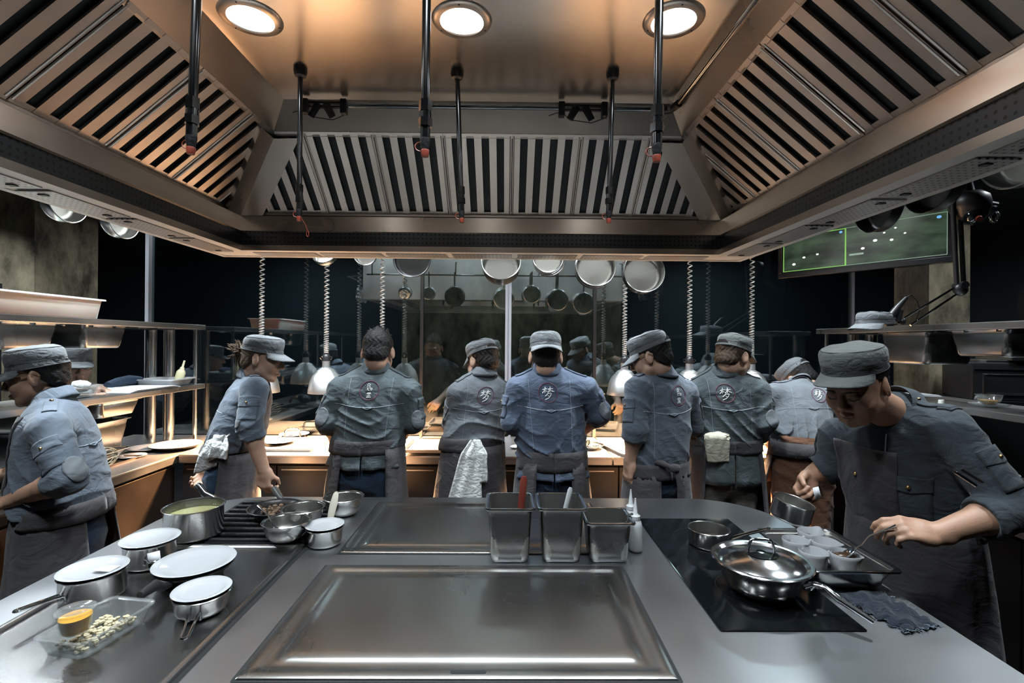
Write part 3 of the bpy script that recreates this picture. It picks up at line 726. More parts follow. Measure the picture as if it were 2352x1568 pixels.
def bowl(lab, loc, R, h, group):
    t = thing('mixing_bowl', lab, 'bowl', loc, group=group)
    out = [(0, 0), (R * .48, 0)] + [(R * (.48 + .45 * math.sin(a)), h * (1 - math.cos(a)) * .92) for a in [PI / 2 * i / 8 for i in range(1, 9)]] + [(R * .965, h * .97), (R + .001, h), (R + .003, h + .001), (R + .001, h + .003), (R - .002, h + .001)]
    obj('body', MB().lathe(out, 48), 'pot', t, smooth=70)
    obj('inside', MB().lathe([(R - .002, h + .001), (R * .955, h * .94)] + [(R * (.46 + .45 * math.sin(a)), .004 + h * (1 - math.cos(a)) * .9) for a in [PI / 2 * i / 8 for i in range(8, 0, -1)]] + [(R * .45, .004), (0, .004)], 48), 'potin', t, smooth=70)
    return t
def spoon_obj(lab, p0, p1, bowl_r=.022, name='spoon', mat='chrome', bowl_up=(0, 0, 1), hr=.0035):
    """p0 bowl tip side, p1 end of the handle (world)"""
    p0, p1 = Vector(p0), Vector(p1)
    t = thing(name, lab, 'spoon', tuple(p0))
    d = p1 - p0; mid = d * .5 + Vector((0, 0, .012)); f = d.normalized(); up = Vector(bowl_up); s = f.cross(up).normalized(); n_ = s.cross(f)
    obj('handle', MB().tube([tuple(f * bowl_r * 1.3), tuple(f * bowl_r * 2), tuple(mid), tuple(d)], [hr * .8, hr, hr * 1.1, hr * 1.9], 8, flat=(tuple(n_), .45)), mat, t)
    T = Matrix((f, s, n_)).transposed().to_4x4()
    obj('bowl', MB().loft([[(bowl_r * 1.5 * r * math.cos(a), bowl_r * r * math.sin(a), bowl_r * .5 * (r * r - 1)) for a in [2 * PI * i / 20 for i in range(20)]] for r in (1, .9, .7, .45, .2)], True, False, True, T), mat, t, solid=.0015, smooth=80)
    return t

# ================================================================== things standing on the island
HP = IZ + .0035                                     # top of the hot plate
# -- plate topped pans
c = (-1.107, 1.545)
t = thing('saucepan', 'steel saucepan with double side loop handle, under the plate beside the big pot', 'saucepan', (*c, HP)); body(t, .070, .070)
a0 = math.atan2(-c[1] - .2, -c[0] + .35); wire_handle(t, .070, .07, .045, a0, 0, .022)
plate('white plate covering the saucepan with the paper tag, behind the long handled pan', (*c, HP + .0665), .079, 'white plates used as pan lids')
p = Vector((*c, HP + .05)) + Vector((math.cos(a0), math.sin(a0), 0)) * .105
m = MB().add([(-.018, 0, .015), (.012, .004, .022), (.02, .002, -.016), (-.008, -.004, -.026)], [(0, 1, 2, 3)])
tg = tag(obj('paper_tag', m, 'paper', solid=.0006), 'small white paper tag stuck on the loop handle of a saucepan', 'tag'); tg.location = p; tg.rotation_euler = (0, .1, .3)
c = (-1.115, 1.343)
t = thing('saucepan', 'steel saucepan with a long thin handle, under a plate beside the clear box', 'saucepan', (*c, HP)); body(t, .073, .068)
hend = on_z(32, 1396, .965); hv = hend - Vector((*c, .965)); ang = math.atan2(hv.y, hv.x); wire_handle(t, .073, .068, hv.length - .073, ang, .10, .011)
plate('white plate with a paper slip, covering the pan with the long thin handle', (*c, HP + .0645), .0775, 'white plates used as pan lids')
sl = tag(obj('paper_slip', MB().add([(-.026, -.012, 0), (.026, -.018, 0), (.03, .016, .001), (-.02, .02, 0)], [(0, 1, 2, 3)]), 'paper', solid=.0005), 'blank paper slip lying on a white plate over a saucepan', 'paper slip'); sl.location = (c[0] + .035, c[1] - .005, HP + .0785)
c = (-.912, 1.455)
t = thing('frying_pan', 'black frying pan with a curved black handle under the largest white plate', 'frying pan', (*c, HP)); body(t, .098, .036, 'nonstick', 'nonstick', r0=.078, round_=.02)
he = on_z(322, 1364, .955); hv = he - Vector((*c, .955)); hd = Vector((hv.x, hv.y, 0)).normalized(); L = hv.length
obj('handle', MB().tube([tuple(hd * .098 + Vector((0, 0, .026))), tuple(hd * .13 + Vector((0, 0, .034))), tuple(hd * (L * .75) + Vector((0, 0, .05))), tuple(hd * L + Vector((0, 0, .048)))], [.008, .012, .0145, .010], 12), 'bakelite', t)
plate('largest white plate, covering the black frying pan on the hot plate', (*c, HP + .032), .106, 'white plates used as pan lids', .016)
c = (-.778, 1.27)
t = thing('saucepan', 'round bellied steel saucepan with a wire handle pointing at the viewer', 'saucepan', (*c, HP)); body(t, .064, .05, r0=.06, round_=.022)
wire_handle(t, .064, .05, .085, math.radians(-72), -.18, .014)
plate('white plate covering the round bellied saucepan nearest the bright griddle', (*c, HP + .047), .067, 'white plates used as pan lids')

# -- clear box with the oil cup
fl, fr, br = on_z(97, 1472, .945), on_z(221, 1487, .945), on_z(338, 1380, .945)
cx = (fl + br) / 2; ex = (fr - fl); ey = (br - fr); rz = math.atan2(ex.y, ex.x)
w_, d_ = ex.length, ey.length
t = thing('plastic_box', 'clear plastic takeaway box of pale crumbs under the amber oil cup', 'box', (cx.x, cx.y, HP), rz)
q = lambda i, z, r=.02: rrect(w_ - 2 * i, d_ - 2 * i, r, z, 5)
obj('tub', MB().loft([q(.020, 0), q(.016, .003), q(.006, .040), q(.0, .042), q(0, .045), q(.008, .044), q(.012, .036), q(.021, .004), q(.03, .003)], True, True, True), 'clear', t, smooth=40)
m = MB(); random.seed(3)
for k in range(150): m.sphere((random.uniform(-.5, .5) * (w_ - .06), random.uniform(-.5, .5) * (d_ - .06), .007 + random.random() * .014), (random.uniform(.004, .009), random.uniform(.004, .008), .004), 6)
cr = obj('crumbs', m, 'crumb', t); cr['kind'] = 'stuff'
oc = on_z(205, 1470, HP + .03); oc = Vector((cx.x - .01, cx.y - .05, HP + .044))
t = thing('oil_cup', 'small clear lidded cup of amber oil standing on the takeaway box', 'cup', (oc.x, oc.y, oc.z))
obj('cup', MB().lathe([(0, 0), (.024, 0), (.026, .002), (.033, .044), (.035, .046)], 40), 'clear', t, smooth=60)
obj('oil', MB().lathe([(0, .002), (.0235, .002), (.0305, .034), (0, .034)], 40), 'oil', t, smooth=60)
obj('lid', MB().lathe([(.0365, .043), (.038, .046), (.0375, .050), (.034, .051), (.031, .049), (0, .0485)], 40), 'clear', t, smooth=60)

# -- the big pot with its steel tube handle
GZ = IZ + .0215
c = (-1.092, 1.735)
t = thing('stock_pot', 'tall steel pot of pale broth with a tube handle, on the grate corner', 'pot', (*c, GZ)); body(t, .091, .098, lip=.006, round_=.008)
obj('broth', MB().lathe([(0, .07), (.087, .07)], 48), 'broth', t)
h0 = Vector((.02, .088, .07)); h1 = at_y(455, 1116, c[1] + .16) - Vector((*c, GZ))
obj('handle', MB().tube([tuple(h0), tuple(h0 + Vector((.002, .02, .012))), tuple(h0.lerp(h1, .55)), tuple(h0.lerp(h1, .95)), tuple(h1)], [.009, .010, .012, .015, .0145], 16), 'chrome', t, smooth=60)
obj('hang_hole', MB().sphere(tuple(h1 + Vector((0, -.003, .004))), (.007, .006, .009), 10), 'dark', t)

# -- grate: fry pan, bowls, spoon
c = (-.892, 1.915)
t = thing('frying_pan', 'small black frying pan with browned scraps and an upright handle, on the grate', 'frying pan', (*c, GZ)); body(t, .098, .035, 'nonstick', 'nonstick', r0=.078, round_=.02)
h1 = at_y(629, 1121, c[1] + .19) - Vector((*c, GZ)); h0 = Vector((-.01, .097, .027))
obj('handle', MB().tube([tuple(h0), tuple(h0.lerp(h1, .35) + Vector((0, 0, -.006))), tuple(h0.lerp(h1, .85)), tuple(h1)], [.008, .011, .014, .011], 12), plain('grey_handle', (.06, .065, .06), .4), t)
m = MB(); random.seed(5)
for k in range(26): m.sphere((-.01 + random.gauss(0, .022), .0 + random.gauss(0, .016), .012 + random.random() * .02), (random.uniform(.005, .011),) * 3, 6)
f = obj('scraps', m, 'food', t); f['kind'] = 'stuff'
B1 = (-.752, 1.695); B2 = (-.752, 1.83); B3 = (-.657, 2.0)
bowl('steel mixing bowl holding a spoon, nearest of the three bowls', (*B1, GZ), .077, .062, 'steel mixing bowls'); bowl('steel mixing bowl beside the frying pan with scraps', (*B2, GZ), .077, .062, 'steel mixing bowls'); bowl('steel mixing bowl at the far edge of the island, on bare worktop', (*B3, IZ), .077, .07, 'steel mixing bowls')
spoon_obj('steel spoon leaning in the nearest mixing bowl', at_y(640, 1222, B1[1] - .02), at_y(592, 1160, B1[1] - .02), .016)
c = (-.625, 1.705)
t = thing('saucepan', 'small steel saucepan topped with a small white plate, beside the bowls', 'saucepan', (*c, IZ)); body(t, .060, .058, r0=.058, round_=.014)
plate('small white plate on the saucepan with the cream spatula behind', (*c, IZ + .055), .0635, 'white plates used as pan lids')
a, b = at_y(757, 1196, 1.80), at_y(773, 1129, 1.83)
tag(obj('spatula', MB().tube([tuple(a), tuple(a.lerp(b, .25)), tuple(a.lerp(b, .6)), tuple(a.lerp(b, .92)), tuple(b)], [.010, .013, .014, .010, .004], 10, flat=((0, 1, 0), .3)).tube([tuple(a + Vector((-.0, 0, -.09))), tuple(a)], .008, 8, flat=((0, 1, 0), .4)), plain('cream_plastic', (.62, .58, .48), .4)), 'cream plastic spatula standing behind the small plate topped saucepan', 'spatula')

# -- gastronorm containers with their tools
g1 = gn('food_container', 'tall steel food container holding the red handled spatula', 'container', (.013, 1.545 + .081, IZ), .162, .176, .178, group='steel food containers on the island')
gn('food_container', 'tall steel food container holding the pale plastic spatula', 'container', (.179, 1.545 + .083, IZ), .162, .176, .178, group='steel food containers on the island')
gn('food_container', 'shorter steel food container with a small spoon on its rim', 'container', (.331, 1.545 + .078, IZ), .162, .160, .132, group='steel food containers on the island')
def spat(lab, p0, p1, mat, w, name='spatula'):
    p0, p1 = Vector(p0), Vector(p1)
    return tag(obj(name, MB().tube([tuple(p0), tuple(p0.lerp(p1, .55)), tuple(p0.lerp(p1, .93)), tuple(p1)], [w * .9, w, w * 1.05, w * .6], 10, flat=((0, 1, 0), .35)), mat), lab, 'spatula')
spat('red handled spatula standing in the tall container', at_y(1192, 1215, 1.66), at_y(1204, 1093, 1.66), 'wood', .0115)
spat('pale translucent spatula standing in the tall container', at_y(1288, 1210, 1.66), at_y(1311, 1119, 1.66), 'milky', .008)
spoon_obj('small dark spoon hooked over the rim of the shorter container', at_y(1432, 1206, 1.60), at_y(1452, 1180, 1.62), .010, mat='iron', hr=.003)
for k, (px, py, y, tip, lab) in enumerate([(1459, 1262, 1.655, 1150, 'milky squeeze bottle beside the shorter food container, the nearer one'), (1456, 1245, 1.71, 1128, 'milky squeeze bottle half hidden behind another squeeze bottle')]):
    b_ = at_y(px, 1200, y)
    t = thing('squeeze_bottle', lab, 'bottle', (b_.x, y + k * .045, IZ), group='milky squeeze bottles')
    obj('bottle', MB().lathe([(0, 0), (.020, 0), (.0235, .003), (.024, .01), (.0235, .085), (.020, .10), (.015, .107), (.015, .112)], 32), 'milky', t, smooth=60)
    obj('nozzle', MB().lathe([(.0165, .108), (.0165, .120), (.012, .123), (.008, .128), (.0025, .178), (0, .179)], 24), 'milky', t, smooth=50)

# -- on the black hob
c = (.703, 1.70); HZ = IZ + .004
t = thing('saucepan', 'small steel saucepan with dark sauce on the black hob', 'saucepan', (*c, HZ)); body(t, .066, .056, round_=.01)
obj('sauce', MB().lathe([(0, .02), (.06, .02)], 40), plain('dark_sauce', (.018, .011, .008), .15), t)
he = on_z(1768, 1206, 1.0) - Vector((*c, HZ)); wire_handle(t, .066, .056, Vector((he.x, he.y)).length - .066, math.atan2(he.y, he.x), .42, .014)
c = (.722, 1.385)
t = thing('saute_pan', 'large deep steel pan with a lid and long handle on the black hob', 'pan', (*c, HZ))
body(t, .125, .082, r0=.105, round_=.05)
LZ_ = .086
obj('lid', MB().lathe([(.131, LZ_ - .001), (.133, LZ_ + .002), (.130, LZ_ + .0045), (.121, LZ_ + .004), (.112, LZ_ - .002), (.106, LZ_ + .002), (.08, LZ_ + .012), (.045, LZ_ + .019), (.040, LZ_ + .017), (.034, LZ_ + .019), (.01, LZ_ + .022), (0, LZ_ + .022)], 64), steel('lid_steel', (.62, .63, .64), .16, .05, (3, 3, 3), .02, .1, 4), t, smooth=25)
m = MB().lathe([(.012, LZ_ + .0225), (.042, LZ_ + .0195), (.044, LZ_ + .021), (.012, LZ_ + .0245)], 40)
hp = []
for i in range(13):
    a = PI * i / 12; hp.append((-.036 * math.cos(a), 0, LZ_ + .022 + .036 * min(1, 1.35 * math.sin(a))))
m.tube(hp, .0042, 10, T=Matrix.Rotation(math.radians(-8), 4, 'Z')); obj('lid_handle', m, 'chrome', t, smooth=50)
he = on_z(2008, 1412, .955); hv = Vector((he.x - c[0], he.y - c[1], 0)); hd = hv.normalized(); L = hv.length
obj('handle', MB().tube([tuple(hd * .122 + Vector((0, 0, .060))), tuple(hd * .140 + Vector((0, 0, .072))), tuple(hd * .165 + Vector((0, 0, .074))), tuple(hd * (L * .72) + Vector((0, 0, .058))), tuple(hd * L + Vector((0, 0, .034)))], [.015, .011, .009, .0115, .008], 14, flat=((0, 0, 1), .75)), 'chrome', t, smooth=60)

# -- gastronorm tray with white spouted cups
tc = (.988, 1.528)
TRAY = gn('cup_tray', 'shallow steel tray of white spouted cups beside the black hob', 'tray', (*tc, HZ), .262, .328, .062, group=None, mat='pot', r=.03)
def cup_mesh():
    rings = []
    def rg(R, z, sp):
        o = []
        for i in range(40):
            a = 2 * PI * i / 40; k = math.exp(-((a - 1.5 * PI) / .34) ** 2)
            o.append(((R + sp * k) * math.cos(a), (R + sp * k) * math.sin(a), z + sp * .35 * k))
        return o
    for R, z, sp in ((.0, 0, 0), (.029, 0, 0), (.033, .004, 0), (.036, .03, .001), (.0375, .044, .006), (.039, .052, .012), (.0378, .0535, .012), (.0365, .050, .011), (.0345, .03, .001), (.031, .006, 0), (.0, .005, 0)):
        rings.append(rg(max(R, .0005), z, sp))
    return MB().loft(rings)
proto = None
for k, (px, py, rz, d_) in enumerate([(1868, 1264, .25, 'nearest the big lidded pan'), (1940, 1269, .5, 'under the spoon'), (1828, 1238, .1, 'beside the tray edge, behind the nearest pair'), (1896, 1242, .6, 'in the middle of the cluster'), (1862, 1219, .9, 'with its ring handle showing, farthest from the viewer')]):
    p = on_z(px, py, HZ + .072); lab = 'white spouted porcelain cup ' + d_
    if proto is None:
        proto = t = thing('spouted_cup', lab, 'cup', (p.x, p.y, HZ + .004), rz, 'white spouted cups in the steel tray'); t.scale = (1.04, 1.04, 1.28)
        obj('cup', cup_mesh(), 'china', t, smooth=70)
        obj('handle', MB().tube([(-.012 + .004 * 0, 0, 0)] and [(.0, .034 + .016 * math.sin(a), .030 + .014 * math.cos(a)) for a in [PI * i / 10 for i in range(11)]], .0042, 8, flat=((1, 0, 0), 1.0)), 'china', t)
    else: dup(proto, (p.x, p.y, HZ + .004), rz=rz if k < 4 else 2.1, label=lab)

# -- frayed denim cloth
P = [on_z(x, y, IZ) for x, y in ((1918, 1372), (2012, 1356), (2160, 1442), (2082, 1456))]
m = MB(); NU, NV = 34, 22; random.seed(11)
def dn(u, v):
    a = P[0].lerp(P[1], v).lerp(P[3].lerp(P[2], v), u)
    e = .006 * math.sin(37 * u + 3 * v) * (v > .9 or v < .1) + .005 * math.sin(29 * v) * (u > .92)
    z = .005 + .006 * (math.sin(7 * u + 2 * math.sin(5 * v)) + 1) * .5 + .006 * math.exp(-((v - .35 - .1 * math.sin(6 * u)) / .1) ** 2) + .004 * math.sin(19 * u + 11 * v)
    z *= min(1, 6 * min(u, 1 - u, v, 1 - v) + .4)
    return (a.x + e, a.y + e, IZ + .001 + max(.001, z))
for i in range(NU):
    for j in range(NV): m.v.append(dn(i / (NU - 1), j / (NV - 1)))
for i in range(NU - 1):
    for j in range(NV - 1): m.f.append((i * NV + j, (i + 1) * NV + j, (i + 1) * NV + j + 1, i * NV + j + 1))
cl = tag(obj('denim_cloth', m, 'denim', smooth=80, solid=.003), 'folded blue denim cloth with frayed edges on the worktop', 'cloth')
m = MB()
for k in range(150):
    s = k % 3; u_ = random.random()
    a = Vector(dn(u_, 1.0 if s == 0 else 0.0) if s < 2 else dn(1.0, u_)); o = Vector((random.gauss(0, .006), random.gauss(0, .006), random.random() * .004))
    if s == 0: o += Vector((.004, .006, 0))
    m.tube([tuple(a), tuple(a + o * .5 + Vector((0, 0, .002))), tuple(a + o)], .0005, 3, caps=False)
cl2 = obj('fringe', m, plain('frayed_thread', (.2, .25, .3), .9), cl)
# ================================================================== pans hanging behind and beside the hood
t = thing('pan_rail', 'steel rail behind the hood from which the pans hang', 'rail', (-.1, 2.6, 2.24))
obj('bar', MB().tube([(-1.25, 0, 0), (1.25, 0, 0)], .008, 10), 'pipe', t)
br = MB()
for x in (-1.2, -.4, .4, 1.2): br.tube([(x, 0, 0), (x, 0, .12), (x, -.10, .14)], .006, 8)
obj('bracket', br, 'pipe', t)
def hang_pan(lab, px, cy, R, h, y, tilt, handle=True, mat='pot', inside='potin', axis='y', nested=0):
    """a pan hanging by its handle, its mouth towards the island"""
    p = at_y(px, cy, y)
    t = thing('hanging_pan', lab, 'pan', group='pans hanging around the hood')
    if axis == 'y': mw = Matrix.Rotation(math.radians(90 - tilt), 4, 'X')
    elif axis == 'x': mw = Matrix.Rotation(math.radians(90), 4, 'Z') @ Matrix.Rotation(math.radians(90 - tilt), 4, 'X')
    else: mw = Matrix.Rotation(math.radians(-90), 4, 'Z') @ Matrix.Rotation(math.radians(90 - tilt), 4, 'X')
    mw.translation = p - (mw.to_3x3() @ Vector((0, 0, h)))
    t.matrix_world = mw
    body(t, R, h, mat, inside, round_=min(.02, h * .4))
    if handle:
        L = max(.08, (2.255 - p.z) - R)
        obj('handle', MB().tube([(0, R + .002, h * .5), (0, R + .02, h * .62), (0, R + L * .5, h * .55), (0, R + L, h * .4), (0, R + L + .012, h * .3)], [.006, .007, .008, .006, .004], 10, flat=((0, 0, 1), .5)), 'chrome' if mat != 'nonstick' else 'bakelite', t)
        e = mw @ Vector((0, R + L + .006, h * .35))
        rl = Vector((e.x, 2.6, 2.24)) if axis == 'y' else Vector((-1.58 if axis == 'x' else 1.555, e.y, 2.24))
        hk = MB().tube([tuple(e + Vector((0, 0, -.006))), tuple(e.lerp(rl, .5) + Vector((0, 0, .014))), tuple(rl + Vector((0, 0, .011))), tuple(rl + (rl - e) * .4 + Vector((0, 0, .0)))], .003, 6)
        ho = obj('hook', hk, 'chrome', t); ho.matrix_parent_inverse = mw.inverted()
    return t
hang_pan('dark frying pan hanging over the bare headed chef', 946, 594, .096, .04, 2.6, 4, mat='nonstick', inside=plain('worn_grey', (.09, .095, .1), .45, .5))
hang_pan('deep steel pot hanging above the chef with the long towel', 1151, 600, .101, .10, 2.6, 16)
for k in range(3): hang_pan('small steel pan in the tightly hung bunch, %s from the front' % ORD[k], 1259 + k, 592 + k * 3, .078 + .004 * k, .045, 2.6 + .05 * k, 10)
hang_pan('steel pan hanging between the small bunch and the outermost deep pot', 1369, 612, .102, .06, 2.58, 8)
hang_pan('steel pan tucked behind another hanging pan beside the outermost deep pot', 1366, 616, .104, .06, 2.66, 8)
hang_pan('outermost deep steel pot hanging near the spiral cord', 1480, 624, .107, .075, 2.6, 6)
hang_pan('small pan rim peeping below the hood beside the dark frying pan', 839, 582, .06, .03, 2.6, 4)
hang_pan('small bright pan peeping below the hood above a heat lamp cord', 744, 580, .062, .045, 2.62, 25)
hang_pan('silver wok bottom showing under the hood side, farther from the viewer', 285, 498, .085, .05, 2.02, 0, True, 'pot', 'potin', 'x')
hang_pan('silver wok bottom showing under the hood side, nearer the viewer', 157, 455, .085, .05, 1.80, 0, True, 'pot', 'potin', 'x')
hang_pan('black wok hanging under the hood before the television, nearer the rear', 2004, 470, .115, .06, 2.10, 0, True, 'nonstick', 'nonstick', '-x')
hang_pan('black wok hanging under the hood beside the dome camera', 2130, 415, .115, .06, 1.82, 0, True, 'nonstick', 'nonstick', '-x')
hang_pan('pale steel wok hanging under the hood corner nearest the viewer', 2330, 340, .12, .06, 1.52, 0, True, 'pot', 'potin', '-x')
t = thing('pan_rail', 'steel rail along the hood side over the white tub', 'rail', (-1.58, 1.9, 2.24)); obj('bar', MB().tube([(0, -.8, 0), (0, .55, 0)], .008, 10), 'pipe', t); obj('bracket', MB().tube([(0, -.7, 0), (.16, -.7, .03)], .006, 8).tube([(0, .5, 0), (.16, .5, .03)], .006, 8), 'pipe', t)
t = thing('pan_rail', 'steel rail along the hood side near the dome camera', 'rail', (1.555, 1.9, 2.24)); obj('bar', MB().tube([(0, -.8, 0), (0, .55, 0)], .008, 10), 'pipe', t); obj('bracket', MB().tube([(0, -.7, 0), (-.385, -.7, .03)], .006, 8).tube([(0, .5, 0), (-.385, .5, .03)], .006, 8), 'pipe', t)

# ================================================================== things on the shelves
def tub(name, lab, cat, lo, hi, z, h, mat, rim=.012, **kw):
    (x0, y0), (x1, y1) = lo, hi; w, d = x1 - x0, y1 - y0
    t = thing(name, lab, cat, ((x0 + x1) / 2, (y0 + y1) / 2, z))
    q = lambda i, zz, r=.025: rrect(w - 2 * i, d - 2 * i, r, zz, 5)
    obj('tub', MB().loft([q(.030, 0), q(.026, .004), q(rim + .002, h - .012), q(rim, h - .008), q(0, h - .008), q(0, h), q(rim * .7, h), q(rim + .006, h - .012), q(.032, .007), q(.05, .005)], True, True, True), mat, t, smooth=40)
    return t
tub('storage_tub', 'long white plastic tub on the upper pass shelf', 'tub', (-2.46, 2.02), (-2.14, 2.66), 1.705, .105, 'whiteplastic')
gn('hanging_container', 'steel container hung under the upper shelf below the white tub, nearer the viewer', 'container', (-2.285, 2.24, 1.552), .29, .31, .125, group='steel containers hung under the pass shelves')
gn('hanging_container', 'steel container hung under the upper shelf below the white tub, farther from the viewer', 'container', (-2.285, 2.665, 1.552), .29, .31, .125, group='steel containers hung under the pass shelves')
gn('hanging_container', 'deep steel container hung under the shelf with the microphone', 'container', (2.285, 2.66, 1.50), .29, .34, .17, group='steel containers hung under the pass shelves')
gn('hanging_container', 'steel container with a black mark hung under the shelf near the small oven', 'container', (2.285, 2.235, 1.55), .29, .31, .125, group='steel containers hung under the pass shelves')
mk = obj('black_mark', MB().box((2.14, 2.085 - .004, 1.598), (2.18, 2.085 - .002, 1.612)), 'screw', smooth=0)
mk.parent = [o for o in COL.objects if o.get('label', '').startswith('steel container with a black mark')][0]; mk.location = -Vector(mk.parent.location)
gn('hanging_container', 'steel container hung under the lower shelf over the roasting pan', 'container', (-2.285, 2.77, 1.172), .29, .31, .09, group='steel containers hung under the pass shelves')
gn('hanging_container', 'steel container hung under the lower shelf beside the whisk', 'container', (-2.285, 2.40, 1.172), .29, .31, .09, group='steel containers hung under the pass shelves')
tub('clear_tub', 'clear plastic tub of white cloths on the lower shelf', 'tub', (-2.44, 2.42), (-2.15, 2.66), 1.295, .065, 'clear')
m = MB(); random.seed(2)
for k in range(9): m.sphere((-2.3 + random.uniform(-.07, .07), 2.54 + random.uniform(-.06, .06), 1.345 + random.random() * .03), (.05, .04, .025), 10)
tag(obj('white_cloth', m, 'towel', smooth=80), 'crumpled white cloth heaped in the clear tub', 'cloth')
p = at_y(418, 880, 3.36)
t = thing('squeeze_bottle', 'cream squeeze bottle leaning in a small tub on the lower shelf', 'bottle', (-2.215, 3.33, 1.302)); t.rotation_euler = (0, .28, 0)
obj('bottle', MB().lathe([(0, 0), (.026, 0), (.028, .004), (.027, .085), (.018, .10), (.012, .104)], 24), plain('cream_bottle', (.7, .66, .42), .35), t, smooth=60)
obj('nozzle', MB().lathe([(.014, .102), (.013, .115), (.007, .122), (.006, .165), (0, .166)], 16), plain('cream_nozzle', (.72, .68, .5), .4), t, smooth=50)
tub('clear_tub', 'small translucent tub around the cream squeeze bottle', 'tub', (-2.40, 3.16), (-2.14, 3.42), 1.295, .05, 'milky')
m = MB()
for k in range(5): m.box((-2.40, 2.80 + .012 * k, 1.2955 + .003 * k), (-2.135 + .003 * k, 3.24 - .02 * k, 1.298 + .003 * k))
tag(obj('paper_stack', m, 'paper', smooth=0), 'stack of white papers along the lower pass shelf', 'paper')
m = MB()
m.tube([(-2.40, 2.98, 1.322), (-2.40, 3.06, 1.335), (-2.39, 3.14, 1.345), (-2.38, 3.22, 1.34)], [.022, .03, .03, .02], 12)
tag(obj('dark_cloth', m, 'jeans', smooth=80), 'rolled dark blue cloth behind the papers on the lower shelf', 'cloth')
m = MB()
for k in range(4): m.box((2.16, 2.70 + .01 * k, 1.3155 + .002 * k), (2.42, 3.05 - .015 * k, 1.3172 + .002 * k))
tag(obj('paper_stack', m, 'paper', smooth=0), 'white papers on the lower shelf beside the small oven', 'paper')
t = thing('glass_cup', 'clear glass cup of amber tea on a glass saucer', 'cup', (2.235, 2.26, 1.316))
obj('saucer', MB().lathe([(0, .004), (.03, .004), (.065, .012), (.075, .016), (.065, .010), (.03, 0), (0, 0)], 40), 'clear', t, smooth=60)
obj('cup', MB().lathe([(0, .012), (.022, .012), (.04, .03), (.05, .058), (.0485, .058), (.038, .032), (.02, .015), (0, .015)], 40), 'clear', t, smooth=60)
obj('tea', MB().lathe([(0, .0155), (.02, .0155), (.037, .033), (0, .033)], 32), 'oil', t)
obj('handle', MB().tube([(-.045 - .02 * math.sin(a), 0, .038 + .015 * math.cos(a)) for a in [PI * i / 10 for i in range(11)]], .004, 8), 'clear', t)
# grey cap lying on the shelf comes with the people below
tag(obj('bottle_cap', MB().lathe([(0, .016), (.012, .016), (.013, .0), (0, 0)], 20), 'whiteplastic'), 'small white bottle cap on the lower shelf edge', 'bottle cap').location = (2.155, 2.42, 1.315)

# ================================================================== small oven beyond the shelf, on a black stand
o_ = at_y(2290, 872, 2.95)
t = thing('equipment_stand', 'black stand carrying the small oven', 'stand', (o_.x + .06, 3.0, 0), math.radians(-18)); obj('cabinet', MB().box((-.24, -.18, 0), (.24, .22, o_.z - .12)), 'black', t, smooth=0)
t = thing('small_oven', 'small black oven with a recessed window and steel top', 'oven', (o_.x + .06, 3.0, o_.z - .12), math.radians(-18))
obj('casing', MB().box((-.20, -.14, 0), (.20, .2, .225)), plain('oven_black', (.03, .031, .033), .35), t, smooth=0, bevel=.006)
obj('door', MB().loft([[(-.15, -.141, .03), (.15, -.141, .03), (.15, -.141, .16), (-.15, -.141, .16)], [(-.145, -.146, .035), (.145, -.146, .035), (.145, -.146, .155), (-.145, -.146, .155)], [(-.125, -.142, .05), (.125, -.142, .05), (.125, -.142, .142), (-.125, -.142, .142)]], True, False, True), plain('oven_door', (.06, .062, .065), .25, .6), t, smooth=0)
obj('control_strip', MB().box((-.19, -.147, .185), (.13, -.14, .208)), 'dark', t, smooth=0)
obj('red_button', MB().box((.15, -.15, .18), (.185, -.14, .212)), plain('signal_red', (.5, .03, .02), .4), t, smooth=0)
obj('steel_top', MB().box((-.12, -.12, .225), (.22, .2, .24)).box((-.02, -.16, .24), (.22, .2, .268)), 'lip', t, smooth=0, bevel=.003)

# ================================================================== things on the side worktop
gn('roasting_pan', 'deep steel roasting pan under the lower shelf', 'pan', (-2.50, 2.80, .9), .34, .58, .22, group=None)
m = MB()
c0 = Vector((-2.19, 2.58, .96)); random.seed(9)
for k in range(7):
    a = PI * k / 7
    m.tube([tuple(c0 + Vector((.055 * math.sin(q) * math.cos(a), .10 * (1 - math.cos(q)) , .055 * math.sin(q) * math.sin(a)))) for q in [2 * PI * i / 20 for i in range(21)]], .0022, 6)
t = thing('whisk', 'steel balloon whisk lying by the roasting pan', 'whisk', (c0.x, c0.y, .9)); o = obj('wires', m, plain('pale_wire', (.6, .55, .42), .35, .5), t); o.location = -Vector(t.location)
o = obj('handle', MB().tube([tuple(c0), tuple(c0 + Vector((.0, -.16, -.03)))], .011, 10), 'chrome', t); o.location = -Vector(t.location)
t = gn('steel_box', 'long low steel box pan at the front of the side worktop', 'box pan', (-2.33, 2.66, .916), .24, .52, .055, group=None)
t = thing('baking_rack', 'dark slotted tray under the steel box pan', 'tray', (-2.31, 2.66, .9)); obj('sheet', MB().loft([rrect(.28, .58, .01, 0), rrect(.29, .6, .01, .012), rrect(.28, .59, .01, .013), rrect(.26, .56, .01, .004)], True, True, True), 'door', t, smooth=30)
def plat(lab, px, py, z, R, knob=False, food=False, dz=.012):
    p = on_z(px, py, z + .012)
    t = thing('platter', lab, 'plate', (p.x, p.y, z), group='white plates on the pass'); obj('plate', plate_mesh(R, dz), 'china', t, smooth=70)
    if knob: obj('knob', MB().sphere((.01, .02, .016), (.012, .012, .014), 12), 'china', t)
    if food:
        m = MB(); random.seed(int(px))
        for k in range(6): m.sphere((random.gauss(0, R * .2), random.gauss(0, R * .2), .012), (.014, .012, .007), 8)
        obj('food', m, 'crumb', t)
    return t
